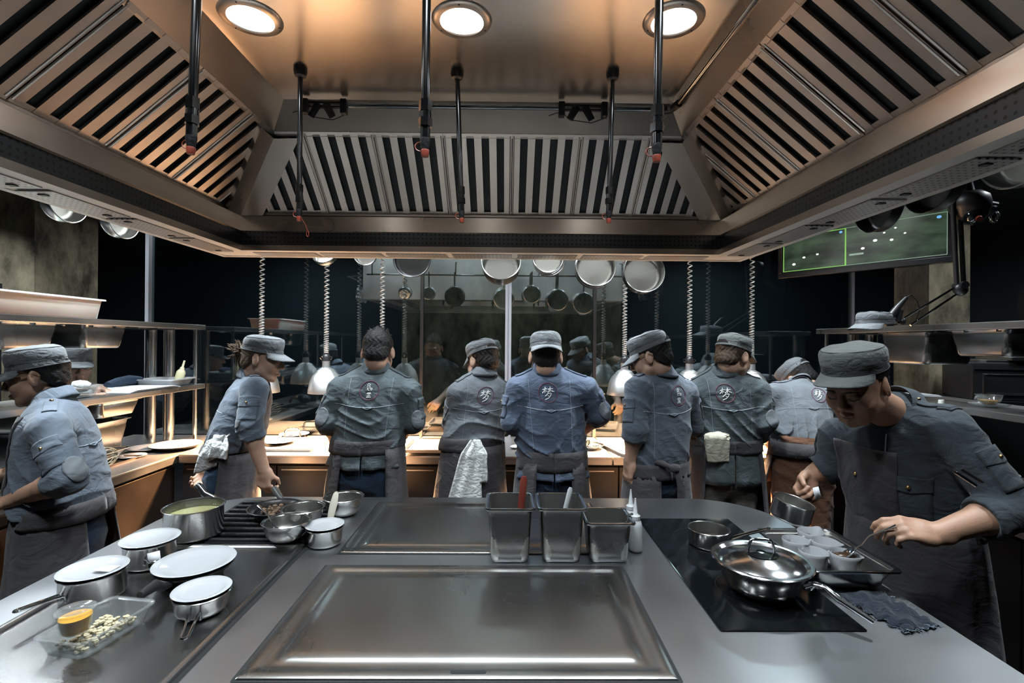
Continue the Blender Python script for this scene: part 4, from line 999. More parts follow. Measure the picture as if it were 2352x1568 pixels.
plat('big white platter with a knob on the corner of the pass', 404, 1026, .9, .145, True, dz=.03)
plat('white plate between the big platter and the steel box', 338, 1030, .9, .105, dz=.02)
plat('small white plate at the end of the slotted tray', 302, 1046, .9, .075)
plat('stack of white plates in front of the chef in spectacles', 18, 1105, .9, .10, dz=.03)
# rear pass, lit by the lamps
def sheet(lab, cpx, cpy, w, d, rz=0, z=.9, h=.022):
    p = on_z(cpx, cpy, z + h)
    t = thing('sheet_tray', lab, 'tray', (p.x, p.y, z), rz, 'steel sheet trays on the pass')
    q = lambda i, zz, r=.02: rrect(w - 2 * i, d - 2 * i, r, zz, 5)
    obj('tray', MB().loft([q(.012, 0), q(.004, h - .002), q(0, h - .003), q(-.002, h), q(.002, h + .002), q(.008, h), q(.014, .004), q(.03, .003)], True, True, True), 'counter', t, smooth=40); return t
sheet('steel sheet tray with two white plates beside the woman', 668, 1016, .44, .36)
plat('white plate on the sheet tray, the nearer of two', 640, 1014, .905, .105, dz=.02); plat('white plate on the sheet tray, the farther of two', 676, 998, .905, .10, dz=.02)
q_ = at_y(672, 1002, 3.50)
t = thing('serving_dish', 'low steel serving dish with a bright arched handle behind the white plates', 'dish', (q_.x, 3.50, .9)); obj('body', MB().lathe([(0, 0), (.07, 0), (.085, .02), (.083, .02), (.068, .003), (0, .003)], 32), 'pot', t, smooth=50); obj('handle', MB().tube([(-.055, 0, .012), (-.05, 0, .06), (-.035, 0, .075), (.035, 0, .075), (.05, 0, .06), (.055, 0, .012)], .008, 10), 'chrome', t)
sheet('steel sheet tray with a white plate beside the bare headed chef', 915, 1014, .24, .34)
plat('white plate in the sheet tray beside the bare headed chef', 918, 1018, .905, .07)
sheet('copper coloured steel sheet tray in front of the bright double mullion', 1010, 1020, .42, .33, .0, .918)
t = thing('tray_riser', 'low dark riser under the copper coloured sheet tray', 'riser', tuple(on_z(1012, 1020, .9))); obj('block', MB().box((-.17, -.12, 0), (.17, .12, .018)), 'door', t, smooth=0)
t = thing('serving_pan', 'round steel serving pan with food and tongs on the lit pass', 'pan', tuple(on_z(1356, 1030, .9))); body(t, .085, .028, r0=.06, round_=.02)
m = MB(); random.seed(8)
for k in range(12): m.sphere((random.gauss(0, .03), random.gauss(0, .03), .018 + .008 * random.random()), (.016, .012, .008), 8)
obj('food', m, 'crumb', t); m = MB()
for s in (-1, 1): m.tube([(-.03 + s * .006, -.05, .032), (s * .014 - .02, .0, .036), (.0 + s * .004, .08, .04)], .006, 8, flat=((0, 0, 1), .3))
obj('tongs', m, 'chrome', t)
sheet('steel sheet tray with a white cup in front of the hanging lamp', 1438, 1024, .26, .40, .25)
tag(obj('small_cup', MB().lathe([(0, 0), (.022, 0), (.028, .03), (.027, .05), (.0255, .05), (.026, .03), (.02, .004), (0, .004)], 28), 'china', smooth=60), 'small white cup in the sheet tray by the hanging arm', 'cup').location = tuple(on_z(1446, 1030, .905))
sheet('steel sheet tray of small plates beside the bending chef', 1775, 1036, .40, .34)
plat('small white plate on the tray beside the bending chef, farthest', 1745, 1012, .905, .075); plat('small white plate on the tray beside the bending chef, in the middle', 1785, 1024, .905, .07); plat('small white plate on the tray beside the bending chef, nearest', 1782, 1040, .905, .075)
tag(obj('wiping_cloth', MB().sphere((0, 0, .012), (.05, .03, .014), 14), 'towel', smooth=80), 'small white wiping cloth by a hand on the pass', 'cloth').location = tuple(on_z(1188, 1030, .9))
plat('white plate on the dark side worktop behind the rolled sleeve', 2290, 1090, .9, .09, dz=.02)
# ================================================================== body modelling: blended solids on a grid, one continuous skin
def V(*a): return np.array(a, dtype=np.float64)
def nrm_(v): return v / (np.linalg.norm(v) + 1e-12)
class Field:
    """signed distance grid; solids are melted together and the zero level becomes one mesh"""
    def __init__(s, lo, hi, h):
        s.lo = np.array(lo, float); s.h = h
        s.n = np.maximum(4, np.ceil((np.array(hi, float) - s.lo) / h).astype(int) + 1)
        s.val = np.full(tuple(s.n), .25, dtype=np.float32)
    def sub(s, lo, hi):
        a = np.clip(np.floor((np.array(lo) - s.lo) / s.h).astype(int), 0, s.n - 1); b = np.clip(np.ceil((np.array(hi) - s.lo) / s.h).astype(int) + 1, 1, s.n)
        if np.any(b - a < 1): return None, None
        ax = [(s.lo[k] + s.h * np.arange(a[k], b[k])).astype(np.float32) for k in range(3)]
        P = np.stack(np.meshgrid(*ax, indexing='ij'), -1)
        return (slice(a[0], b[0]), slice(a[1], b[1]), slice(a[2], b[2])), P
    def put(s, prim, k=.01, op='add'):
        lo, hi, fn = prim; m = 2.5 * k + 3 * s.h
        sl, P = s.sub(lo - m, hi + m)
        if sl is None: return s
        d = fn(P); v = s.val[sl]
        if op == 'add':
            hh = np.clip(.5 + .5 * (v - d) / k, 0, 1); s.val[sl] = v * (1 - hh) + d * hh - k * hh * (1 - hh)
        else:
            hh = np.clip(.5 - .5 * (v + d) / k, 0, 1); s.val[sl] = v * (1 - hh) - d * hh + k * hh * (1 - hh)
        return s
    def plane(s, p, n):
        """keep what lies on the side n points away from"""
        n = nrm_(np.array(n, float)); p = np.array(p, float)
        ax = [(s.lo[k] + s.h * np.arange(s.n[k])) for k in range(3)]
        d = ((ax[0] - p[0]) * n[0])[:, None, None] + ((ax[1] - p[1]) * n[1])[None, :, None] + ((ax[2] - p[2]) * n[2])[None, None, :]
        s.val = np.maximum(s.val, d.astype(np.float32)); return s
    def displace(s, fn):
        idx = np.nonzero(np.abs(s.val) < .05)
        P = np.stack([s.lo[k] + s.h * idx[k] for k in range(3)], -1)
        s.val[idx] += fn(P).astype(np.float32); return s
    def mesh(s, smooth=2):
        v = s.val; ins = v < 0
        c = sum(ins[i:ins.shape[0] - 1 + i, j:ins.shape[1] - 1 + j, k:ins.shape[2] - 1 + k].astype(np.int8) for i in (0, 1) for j in (0, 1) for k in (0, 1))
        act = (c > 0) & (c < 8); A = np.argwhere(act); N = len(A)
        ids = np.full(act.shape, -1, np.int32); ids[act] = np.arange(N)
        off = [(i, j, k) for i in (0, 1) for j in (0, 1) for k in (0, 1)]
        cv = np.stack([v[A[:, 0] + o[0], A[:, 1] + o[1], A[:, 2] + o[2]] for o in off], 1)
        acc = np.zeros((N, 3)); cnt = np.zeros(N)
        for a in range(8):
            for b in range(a + 1, 8):
                if sum(abs(off[a][q] - off[b][q]) for q in range(3)) != 1: continue
                x = (cv[:, a] < 0) != (cv[:, b] < 0)
                if not x.any(): continue
                t = cv[x, a] / (cv[x, a] - cv[x, b])
                acc[x] += np.array(off[a]) + t[:, None] * (np.array(off[b]) - np.array(off[a])); cnt[x] += 1
        verts = s.lo + s.h * (A + acc / cnt[:, None])
        quads = []
        for ax in range(3):
            u, w_ = (ax + 1) % 3, (ax + 2) % 3
            sl0 = [slice(None)] * 3; sl1 = [slice(None)] * 3; sl0[ax] = slice(0, -1); sl1[ax] = slice(1, None)
            E = np.argwhere(ins[tuple(sl0)] != ins[tuple(sl1)])
            E = E[(E[:, u] > 0) & (E[:, w_] > 0) & (E[:, u] < s.n[u] - 1) & (E[:, w_] < s.n[w_] - 1)]
            q = []
            for du, dw in ((0, 0), (-1, 0), (-1, -1), (0, -1)):
                o = E.copy(); o[:, u] += du; o[:, w_] += dw; q.append(ids[o[:, 0], o[:, 1], o[:, 2]])
            quads.append(np.stack(q, 1))
        Q = np.concatenate(quads); Q = Q[(Q >= 0).all(1)]
        e = np.concatenate([Q[:, [0, 1]], Q[:, [1, 2]], Q[:, [2, 3]], Q[:, [3, 0]]]); e = np.concatenate([e, e[:, ::-1]])
        deg = np.bincount(e[:, 0], minlength=N).astype(float); deg[deg == 0] = 1
        for it in range(smooth):
            for lam in (.55, -.56) if it else (.5,):
                av = np.stack([np.bincount(e[:, 0], weights=verts[e[:, 1], k], minlength=N) for k in range(3)], 1) / deg[:, None]
                verts = verts + lam * (av - verts)
        return verts, Q
def bb(pts, r): P = np.array(pts); return P.min(0) - r, P.max(0) + r
def rcone(A, B, ra, rb, front=None, flat=1.0):
    A = np.array(A, float); B = np.array(B, float); lo, hi = bb([A, B], max(ra, rb)); ab = B - A; L2 = float(ab @ ab) + 1e-9
    fr = nrm_(np.array(front, float)) if front is not None else None
    if fr is not None: fr = nrm_(fr - ab * (fr @ ab) / L2)
    A32, ab32 = A.astype(np.float32), ab.astype(np.float32)
    def fn(P):
        p = P - A32
        if fr is not None:
            f = fr.astype(np.float32); p = p + (p @ f)[..., None] * f * (1 / flat - 1)
        t = np.clip((p @ ab32) / L2, 0, 1); q = p - t[..., None] * ab32
        return (np.sqrt((q * q).sum(-1)) - (ra + (rb - ra) * t)) * (flat if flat < 1 else 1)
    return lo, hi, fn
def ellip(C, rad, ax=None):
    C = np.array(C, float); rad = np.array(rad, float); R = np.array(ax if ax is not None else np.eye(3), float)
    lo, hi = bb([C], rad.max())
    def fn(P):
        p = (P - C.astype(np.float32)) @ R.T.astype(np.float32); a = p / rad.astype(np.float32); k0 = np.sqrt((a * a).sum(-1)); b = p / (rad * rad).astype(np.float32); k1 = np.sqrt((b * b).sum(-1)) + 1e-6
        return k0 * (k0 - 1) / k1
    return lo, hi, fn
def frame(f, up=(0, 0, 1)):
    f = nrm_(np.array(f, float)); r = nrm_(np.cross(f, np.array(up, float))); u = np.cross(r, f); return r, f, u
def folds(seed, amp=.006, waist=None):
    """cloth creases: ridged waves bent by slower ones"""
    rs = np.random.RandomState(seed); ph = rs.uniform(0, 6.28, 10); s1 = rs.choice([-1, 1])
    def fn(P):
        x, y, z = P[:, 0], P[:, 1], P[:, 2]
        a = np.sin(36 * z + s1 * 17 * x + 2.6 * np.sin(8 * x + ph[0]) + 2.2 * np.sin(11 * y + ph[1]) + 1.5 * np.sin(9 * z + 14 * x + ph[7]) + ph[2])
        b = np.sin(34 * x - s1 * 30 * z + 20 * y + 2.4 * np.sin(17 * z + ph[3]) + ph[4])
        g = .5 + .5 * np.sin(9 * x + 11 * z + 7 * y + ph[5]); g2 = .5 + .5 * np.sin(-10 * x + 8 * z + ph[6])
        k = np.ones_like(z)
        if waist is not None: k = .35 + .95 * np.exp(-((z - waist) / .12) ** 2)
        return -amp * k * (((1 - np.abs(a)) ** 2 - .33) * (.3 + g) + ((1 - np.abs(b)) ** 2 - .33) * np.clip(1.3 * g2 - .5, 0, 1))
    return fn
def add_mesh(name, vq, mat, parent, smooth=180):
    v, q = vq
    me = bpy.data.meshes.new(name); me.vertices.add(len(v)); me.vertices.foreach_set('co', v.astype(np.float32).ravel())
    me.loops.add(q.size); me.loops.foreach_set('vertex_index', q.astype(np.int32).ravel())
    me.polygons.add(len(q)); me.polygons.foreach_set('loop_start', np.arange(0, q.size, 4, dtype=np.int32))
    me.polygons.foreach_set('use_smooth', np.ones(len(q), bool)); me.update(calc_edges=True); me.validate()
    bm = bmesh.new(); bm.from_mesh(me); bmesh.ops.recalc_face_normals(bm, faces=bm.faces); bm.to_mesh(me); bm.free()
    me.materials.append(M[mat] if isinstance(mat, str) else mat)
    o = bpy.data.objects.new(name, me); COL.objects.link(o); o.parent = parent; o.location = -Vector(parent.location); return o
def bvh_of(vq): return BVHTree.FromPolygons([Vector(p) for p in vq[0]], [tuple(int(i) for i in f) for f in vq[1]])

# ------------------------------------------------------------------ head
def add_head(F, c, ax, s=1.0, full=True, beard=False, jaw=1.0):
    """c = point between the ears at eye level; ax = right, forward, up"""
    r, f, u = ax; A = np.array([r, f, u]); L = lambda x, y, z: c + s * (x * r + y * f + z * u)
    F.put(ellip(L(0, -.012, .032), V(.076, .096, .086) * s, A), .01)
    F.put(ellip(L(0, .022, -.022), V(.065 * jaw, .072, .085) * s, A), .02)
    F.put(ellip(L(0, .042, -.078), V(.046 * jaw, .044, .040) * s, A), .02)
    F.put(ellip(L(0, .078, -.102), V(.018, .014, .014) * s, A), .016)
    for q in (-1, 1):
        F.put(ellip(L(q * .040, .060, -.034), V(.027, .024, .028) * s, A), .024)
        F.put(rcone(L(q * .052, .02, -.06), L(q * .028, .06, -.092), .020 * s, .016 * s), .024)
    F.put(rcone(L(-.032, .084, .026), L(.032, .084, .026), .012 * s, .012 * s), .012)
    F.put(rcone(L(0, .089, .016), L(0, .111, -.028), .0085 * s, .0120 * s), .008)
    for q in (-1, 1):
        F.put(ellip(L(q * .012, .098, -.034), V(.009, .012, .008) * s, A), .006)
        F.put(ellip(L(q * .031, .099, .004), V(.019, .014, .011) * s, A), .008, 'cut')
        F.put(ellip(L(q * .031, .0835, .002), V(.0165, .0125, .0115) * s, A), .004)
    F.put(ellip(L(0, .094, -.0615), V(.022, .010, .0065) * s, A), .005)
    F.put(ellip(L(0, .093, -.073), V(.018, .010, .007) * s, A), .005)
    for q in (-1, 1):                                  # ears with a hollow
        e = L(q * .079, -.008, -.008); er = nrm_(q * r - .45 * f); eu = nrm_(u - .2 * f); ef = np.cross(eu, er); E = np.array([er, ef, eu])
        F.put(ellip(e, V(.010, .020, .034) * s, E), .006)
        F.put(ellip(e + er * .011 * s + ef * .0 + eu * .004, V(.007, .012, .021) * s, E), .004, 'cut')
        F.put(ellip(e + er * .004 * s - eu * .004 * s, V(.005, .008, .009) * s, E), .003)

def head_extras(P, c, ax, s, hairmat, capstyle, cap_mat, root, hair='short', brimdir=1, cap_tilt=0.0, glasses=False, brow=True, gap=True, cap_h=1.0, wide=None, lift=0.0, droop=.026):
    r, f, u = ax; A = np.array([r, f, u]); L = lambda x, y, z: c + s * (x * r + y * f + z * u)
    # hair: a shell over the skull, cut by a hairline
    F = Field(c - .16 * s, c + .16 * s, .0045)
    F.put(ellip(L(0, -.014, .034), V(.0805, .101, .090) * s, A), .01)
    F.put(ellip(L(0, -.045, -.030), V(.068, .060, .060) * s, A), .02)
    F.displace(lambda Q: .0025 * np.sin(240 * Q[:, 0] + 3 * np.sin(90 * Q[:, 2])) * np.sin(160 * Q[:, 1] + 70 * Q[:, 2]))
    if hair == 'spiky':
        rs = np.random.RandomState(4)
        for k in range(130):
            a = rs.uniform(0, 6.28); q = rs.uniform(0, .062); b = L(q * math.cos(a), -.02 + 1.25 * q * math.sin(a), .108 - 5 * q * q * 1.6)
            tip = b + s * (u * rs.uniform(.018, .036) + r * rs.normal(0, .014) + f * rs.normal(0, .014))
            F.put(rcone(b, tip, .0065, .0015), .004)
    if capstyle: F.plane(L(0, 0, .055 + lift), u)
    # front and side hairline
    F.plane(L(0, .038, .05), f * 1.0 - u * .9)
    F.plane(L(0, .0, -.055 if hair != 'fade' else -.045), -u * 1 + f * .30)
    for q in (-1, 1): F.put(ellip(L(q * .088, .034, -.035), V(.034, .040, .042) * s, A), .006, 'cut')
    F.put(ellip(L(0, .085, -.06), V(.09, .085, .085) * s, A), .01, 'cut')
    add_mesh('hair', F.mesh(1), hairmat, root)
    if hair == 'bun':
        m = MB(); rs = np.random.RandomState(6); b = L(0, -.115, .01)
        m.sphere(tuple(b), .030 * s, 14)
        for k in range(70):
            d = nrm_(rs.normal(0, 1, 3) + 1.1 * (-f) + .3 * u); e = b + d * rs.uniform(.04, .075); mid = (b + e) / 2 + rs.normal(0, .008, 3)
            m.tube([tuple(b), tuple(mid), tuple(e)], [.006, .004, .001], 5)
        for k in range(14):
            e = L(rs.normal(0, .012), -.11 + rs.normal(0, .01), -.05 - rs.uniform(0, .035)); m.tube([tuple(b), tuple((b + e) / 2 - f * .01), tuple(e)], [.006, .005, .001], 5)
        objw('hair_bun', m, M['hairb'] if True else hairmat, root, smooth=80)
    if brow:
        m = MB()
        for q in (-1, 1): m.tube([tuple(L(q * .014, .0985, .0185)), tuple(L(q * .030, .098, .0235)), tuple(L(q * .048, .085, .0185))], [.0028, .0034, .0015], 6)
        objw('eyebrows', m, 'brow', root)
        m = MB()
        for q in (-1, 1):                              # lowered lids: the dark lash line
            m.tube([tuple(L(q * .016, .0925, -.0045)), tuple(L(q * .024, .0965, -.0065)), tuple(L(q * .034, .0960, -.0068)), tuple(L(q * .046, .0875, -.0035))], [.0010, .0016, .0017, .0010], 6)
        objw('eyes', m, 'brow', root)
        m = MB()
        for z0, w0, y0 in ((-.0635, .020, .1030), (-.0725, .016, .1018)): m.tube([tuple(L(-w0, y0 - .010, z0 - .002)), tuple(L(-w0 * .5, y0 - .0015, z0)), tuple(L(0, y0, z0 - .0008)), tuple(L(w0 * .5, y0 - .0015, z0)), tuple(L(w0, y0 - .010, z0 - .002))], [.001, .0032, .0034, .0032, .001], 8)
        objw('lips', m, 'lips', root)
    if glasses:
        m = MB()
        for q in (-1, 1):
            m.tube([tuple(L(q * .033 + .023 * math.cos(a), .106 - .004 * abs(math.cos(a)), .003 + .017 * math.sin(a))) for a in [2 * PI * i / 20 for i in range(21)]], .0018, 6)
            m.tube([tuple(L(q * .056, .102, .006)), tuple(L(q * .076, .06, .012)), tuple(L(q * .083, -.005, .012)), tuple(L(q * .084, -.03, -.002))], .0019, 6)
        m.tube([tuple(L(-.010, .107, .006)), tuple(L(0, .110, .008)), tuple(L(.010, .107, .006))], .0016, 6)
        objw('spectacles', m, plain('spectacle_frame', (.2, .13, .06), .3), root)
    if capstyle: build_cap(c, ax, s, cap_mat, root, brimdir, cap_tilt, gap, cap_h, wide, lift, droop)

def build_cap(c, ax, s, mat, root, brimdir=1, tilt=0.0, gap=True, cap_h=1.0, wide=None, lift=0.0, droop=.026):
    """flat topped kitchen cap: band, crown, brim; brimdir -1 turns the brim to the nape"""
    r, f, u = ax
    if brimdir < 0: r, f = -r, -f
    f2 = f * math.cos(tilt) - u * math.sin(tilt); u2 = u * math.cos(tilt) + f * math.sin(tilt)
    o = c + s * ((-.010 if brimdir > 0 else .012) * f + (.032 + lift) * u)
    L = lambda x, y, z: tuple(o + s * (x * r + y * f2 + z * u2))
    n = 56; rs = np.random.RandomState(int(abs(c[0]) * 1000)); ph = rs.uniform(0, 6.28, 6)
    def rg(rx, ry, z, wob=0.0, fz=0.0):
        out = []
        for i in range(n):
            a = 2 * PI * i / n; k = 1 + wob * (math.sin(3 * a + ph[0]) + .7 * math.sin(5 * a + ph[1]) + .6 * math.sin(9 * a + ph[2]))
            out.append(L(rx * k * math.cos(a), ry * k * math.sin(a), z + fz * math.sin(a) + wob * .3 * math.sin(4 * a + ph[3])))
        return out
    h = cap_h; wf = wide if wide else .93
    rg0 = rg
    def rg(rx, ry, z, wob=0.0, fz=0.0): return rg0(rx * (1 - (1 - wf) * min(1, max(0, z) / .03)), ry * (1 - (1 - wf) * min(1, max(0, z) / .03)), z, wob, fz)
    m = MB().loft([rg(.0825, .1035, .0), rg(.0855, .1065, .0), rg(.0865, .1075, .002), rg(.0865, .1075, .026), rg(.0875, .1085, .0275, .003), rg(.089, .110, .040 * h, .006, .004), rg(.089, .109, .056 * h, .010, .006), rg(.086, .106, .066 * h, .008, .008), rg(.081, .101, .073 * h, .006, .008), rg(.076, .095, .0765 * h, .006, .006), rg(.06, .075, .083 * h, .008, .004), rg(.035, .045, .087 * h, .006, .002), rg(.004, .005, .088 * h)], True, False, True)
    cap = objw('cap', m, mat, root, smooth=70)
    st = MB()
    for z, rx, ry in ((.0270, .0872, .1082), (.003, .0868, .1078)): st.tube([L(rx * (1 - (1 - wf) * min(1, z / .03)) * math.cos(2 * PI * i / n), ry * (1 - (1 - wf) * min(1, z / .03)) * math.sin(2 * PI * i / n), z) for i in range(n + 1)], .0009, 4)
    st.tube([L(.0805 * wf * math.cos(2 * PI * i / n), .1005 * wf * math.sin(2 * PI * i / n), .0745 * h + .008 * math.sin(2 * PI * i / n)) for i in range(n + 1)], .0013, 4)
    objw('seam', st, plain('cap_seam', (.05, .05, .05), .8), cap)
    b = MB(); K = 28; rings = []
    for j in range(9):
        t = j / 8; row = []
        for i in range(K + 1):
            a = PI * (.5 - .36 + .72 * i / K); e = math.sin(PI * i / K) ** .55
            rr = 1 + .62 * t * e; x = .085 * math.cos(a) * (1 + .30 * t * e); y = .106 * math.sin(a) * rr
            row.append(L(x, y, .004 - droop * t * e - .020 * (abs(x) / .08) ** 2 * t))
        rings.append(row)
    b.loft(rings, False); objw('brim', b, mat, cap, smooth=80, solid=.0035 * s)
    if gap:
        g = MB(); rr = []                                # the adjuster gap with its strap at the back of the cap
        for z in (.006, .014, .022, .030):
            w_ = .036 * math.sqrt(max(.05, 1 - ((z - .006) / .030) ** 2)); rr.append([L(x_, -.1085 * math.sqrt(1 - (x_ / .087) ** 2) - .001, z) for x_ in np.linspace(-w_, w_, 9)])
        g.loft(rr, False); objw('strap_gap', g, 'hair', cap, smooth=0)
        k_ = MB().tube([L(x_, -.1095 * math.sqrt(1 - (x_ / .087) ** 2), .004) for x_ in np.linspace(-.045, .045, 9)], .006, 6, flat=(tuple(f2), .4)); objw('strap', k_, mat, cap, smooth=60)

# ------------------------------------------------------------------ hand
def add_hand(F, w_, d, n_, th, curl=.5, s=1.0, spread=.2, thumb=.5, fk=.0035, curls=None):
    """w_ wrist, d towards the knuckles, n_ out of the palm, th thumb side; five separate fingers"""
    d = nrm_(d); n_ = nrm_(n_ - d * (n_ @ d)); th_ = np.cross(d, n_); th = th_ if th_ @ th > 0 else -th_
    L = lambda a, b, c_: w_ + s * (a * d + b * th + c_ * n_)
    F.put(rcone(L(-.02, 0, 0), L(.03, .002, 0), .027 * s, .034 * s, n_, .62), .012)
    for b0, b1, k1 in ((.020, .027, .086), (.004, .008, .090), (-.010, -.011, .086), (-.022, -.028, .078)):
        F.put(rcone(L(.02, b0, 0), L(k1, b1, -.002), .0165 * s, .0125 * s, n_, .8), .008)
    F.put(rcone(L(.018, .026, .010), L(.05, .036, .014), .017 * s, .014 * s), .010)
    F.put(ellip(L(.035, -.022, .008), V(.03, .016, .014) * s, np.array([d, th, n_])), .012)
    lens = ((.026, .040, .025, .020), (.008, .044, .029, .022), (-.010, .040, .027, .021), (-.027, .031, .021, .018)); kn = (.088, .092, .088, .080)
    for q, (b, l1, l2, l3) in enumerate(lens):
        p = L(kn[q], b, -.002); ang = 0; dirb = nrm_(d + th * spread * (b / .03) * .35); cc = (curls[q] if curls else curl)
        rr = (.0098 if q < 3 else .0085) * s
        for j, (l, cf) in enumerate(((l1, .9), (l2, 1.25), (l3, .8))):
            ang += cc * cf; dd = dirb * math.cos(ang) + n_ * math.sin(ang); e = p + dd * l * s
            F.put(rcone(p, e, rr, rr * .92), fk if j else .006); rr *= .92; p = e
    p = L(.040, .034, .012); d1 = nrm_(d * .62 + th * (.75 - .5 * thumb) + n_ * (.25 + .5 * thumb)); e = p + d1 * .036 * s
    F.put(rcone(p, e, .0125 * s, .0105 * s), .008); d2 = nrm_(d * (.9 - .2 * thumb) + th * (.25 - .55 * thumb) + n_ * (.15 + .45 * thumb)); e2 = e + d2 * .030 * s
    F.put(rcone(e, e2, .0105 * s, .0085 * s), fk); return e2

# ------------------------------------------------------------------ patches and stitched lines laid on a garment
def project(bvh, p, d, off=.002):
    hit = bvh.ray_cast(Vector(p), Vector(d)); 
    return None if hit[0] is None else hit[0] - Vector(d).normalized() * off
def seam_line(mb, bvh, pts, d, r=.0012, off=.0008, n=24):
    """pts a polyline in space, dropped along d on the cloth"""
    P = []
    for a, b in zip(pts[:-1], pts[1:]):
        a, b = Vector(a), Vector(b); k = max(2, int(n * (b - a).length / .2))
        P += [a.lerp(b, i / k) for i in range(k)]
    P.append(Vector(pts[-1])); run = []
    for p in P:
        h = project(bvh, p, d, off)
        if h is None or (run and (h - run[-1]).length > .04):
            if len(run) > 2: mb.tube([tuple(q) for q in run], r, 5)
            run = []
            if h is None: continue
        run.append(h)
    if len(run) > 2: mb.tube([tuple(q) for q in run], r, 5)
def patch(name, bvh, o, u, v, d, shape, mat, root, off=.003, n=14, thick=.003):
    """a flat sewn piece: unit square grid or disc spanned by u, v at o, dropped along d"""
    m = MB(); o, u, v = Vector(o), Vector(u), Vector(v); ok = True; grid = []
    for i in range(n + 1):
        row = []
        for j in range(n + 1):
            a, b = 2 * i / n - 1, 2 * j / n - 1
            if shape == 'disc':
                x, y = a * math.sqrt(1 - b * b / 2), b * math.sqrt(1 - a * a / 2)
            elif shape == 'flap':                       # straight top, pointed bottom
                x, y = a, b; y = b if b > 0 else b * (1 - .25 * abs(a))
            else: x, y = a, b
            h = project(bvh, o + u * x + v * y, d, off)
            row.append(h)
        grid.append(row)
    flat_ = [h for r_ in grid for h in r_ if h is not None]
    if len(flat_) < 6: return None
    idx = {}
    c0 = sum(flat_, Vector()) / len(flat_)
    for i in range(n + 1):
        for j in range(n + 1):
            h = grid[i][j]
            if h is not None and (h - c0).length < 3 * max(u.length, v.length): idx[i, j] = len(m.v); m.v.append(tuple(h))
    for i in range(n):
        for j in range(n):
            q = [(i, j), (i + 1, j), (i + 1, j + 1), (i, j + 1)]
            if all(k in idx for k in q): m.f.append(tuple(idx[k] for k in q))
    if not m.f: return None
    return objw(name, m, mat, root, smooth=60, solid=thick)
MENG = [[(-.72, .36), (-.4, .46), (-.1, .5)], [(-.36, .78), (-.40, .3), (-.46, -.05)], [(-.4, .42), (-.58, .12), (-.78, -.08)], [(-.34, .30), (-.2, .12)],
        [(.0, .44), (.3, .52), (.68, .52)], [(.30, .82), (.27, .4), (.22, .05)], [(.28, .46), (.1, .2), (-.06, .08)], [(.3, .42), (.5, .22), (.82, .14)],
        [(.06, .06), (-.12, -.25), (-.42, -.48)], [(-.04, -.12), (.2, -.10), (.44, -.10), (.3, -.42), (.02, -.72), (-.44, -.94)], [(-.06, -.36), (.1, -.48)]]
THREE = [[(-.3, .9), (-.3, .62), (-.02, .62), (-.02, .9), (-.3, .9)], [(-.24, .56), (-.34, .44)], [(-.08, .56), (.1, .46)],
         [(-.34, .28), (.06, .34)], [(-.16, .40), (-.3, .02)], [(-.28, .18), (.0, .0)], [(.12, .3), (.34, .3), (.34, .06), (.12, .06), (.12, .3)],
         [(.0, -.22), (.0, -.36)], [(-.2, -.28), (-.14, -.38)], [(.2, -.26), (.14, -.38)], [(-.28, -.5), (-.26, -.4), (.28, -.4), (.26, -.5)], [(-.12, -.5), (-.12, -.64), (.12, -.64), (.12, -.5), (-.12, -.5)], [(-.24, -.76), (.24, -.76)], [(0, -.66), (0, -.92)], [(-.3, -.93), (.3, -.93)]]
def emblem(bvh, o, u, v, d, R, kind, root):
    """plum stitched ring with white brushed characters on the back of the jacket"""
    o, u, v = Vector(o), Vector(u), Vector(v); q = lambda x, y: tuple(o + u * (x * R) + v * (y * R))
    m = MB(); seam_line(m, bvh, [q(math.cos(2 * PI * i / 36), math.sin(2 * PI * i / 36)) for i in range(37)], d, .0016, .0012, 60)
    objw('emblem_ring', m, 'ring', root)
    m = MB(); k = .78
    for st in (MENG if kind == 'meng' else THREE): seam_line(m, bvh, [q(x * k, y * k) for x, y in st], d, .0021 if kind == 'meng' else .0016, .0014, 120)
    objw('emblem_characters', m, 'white', root)
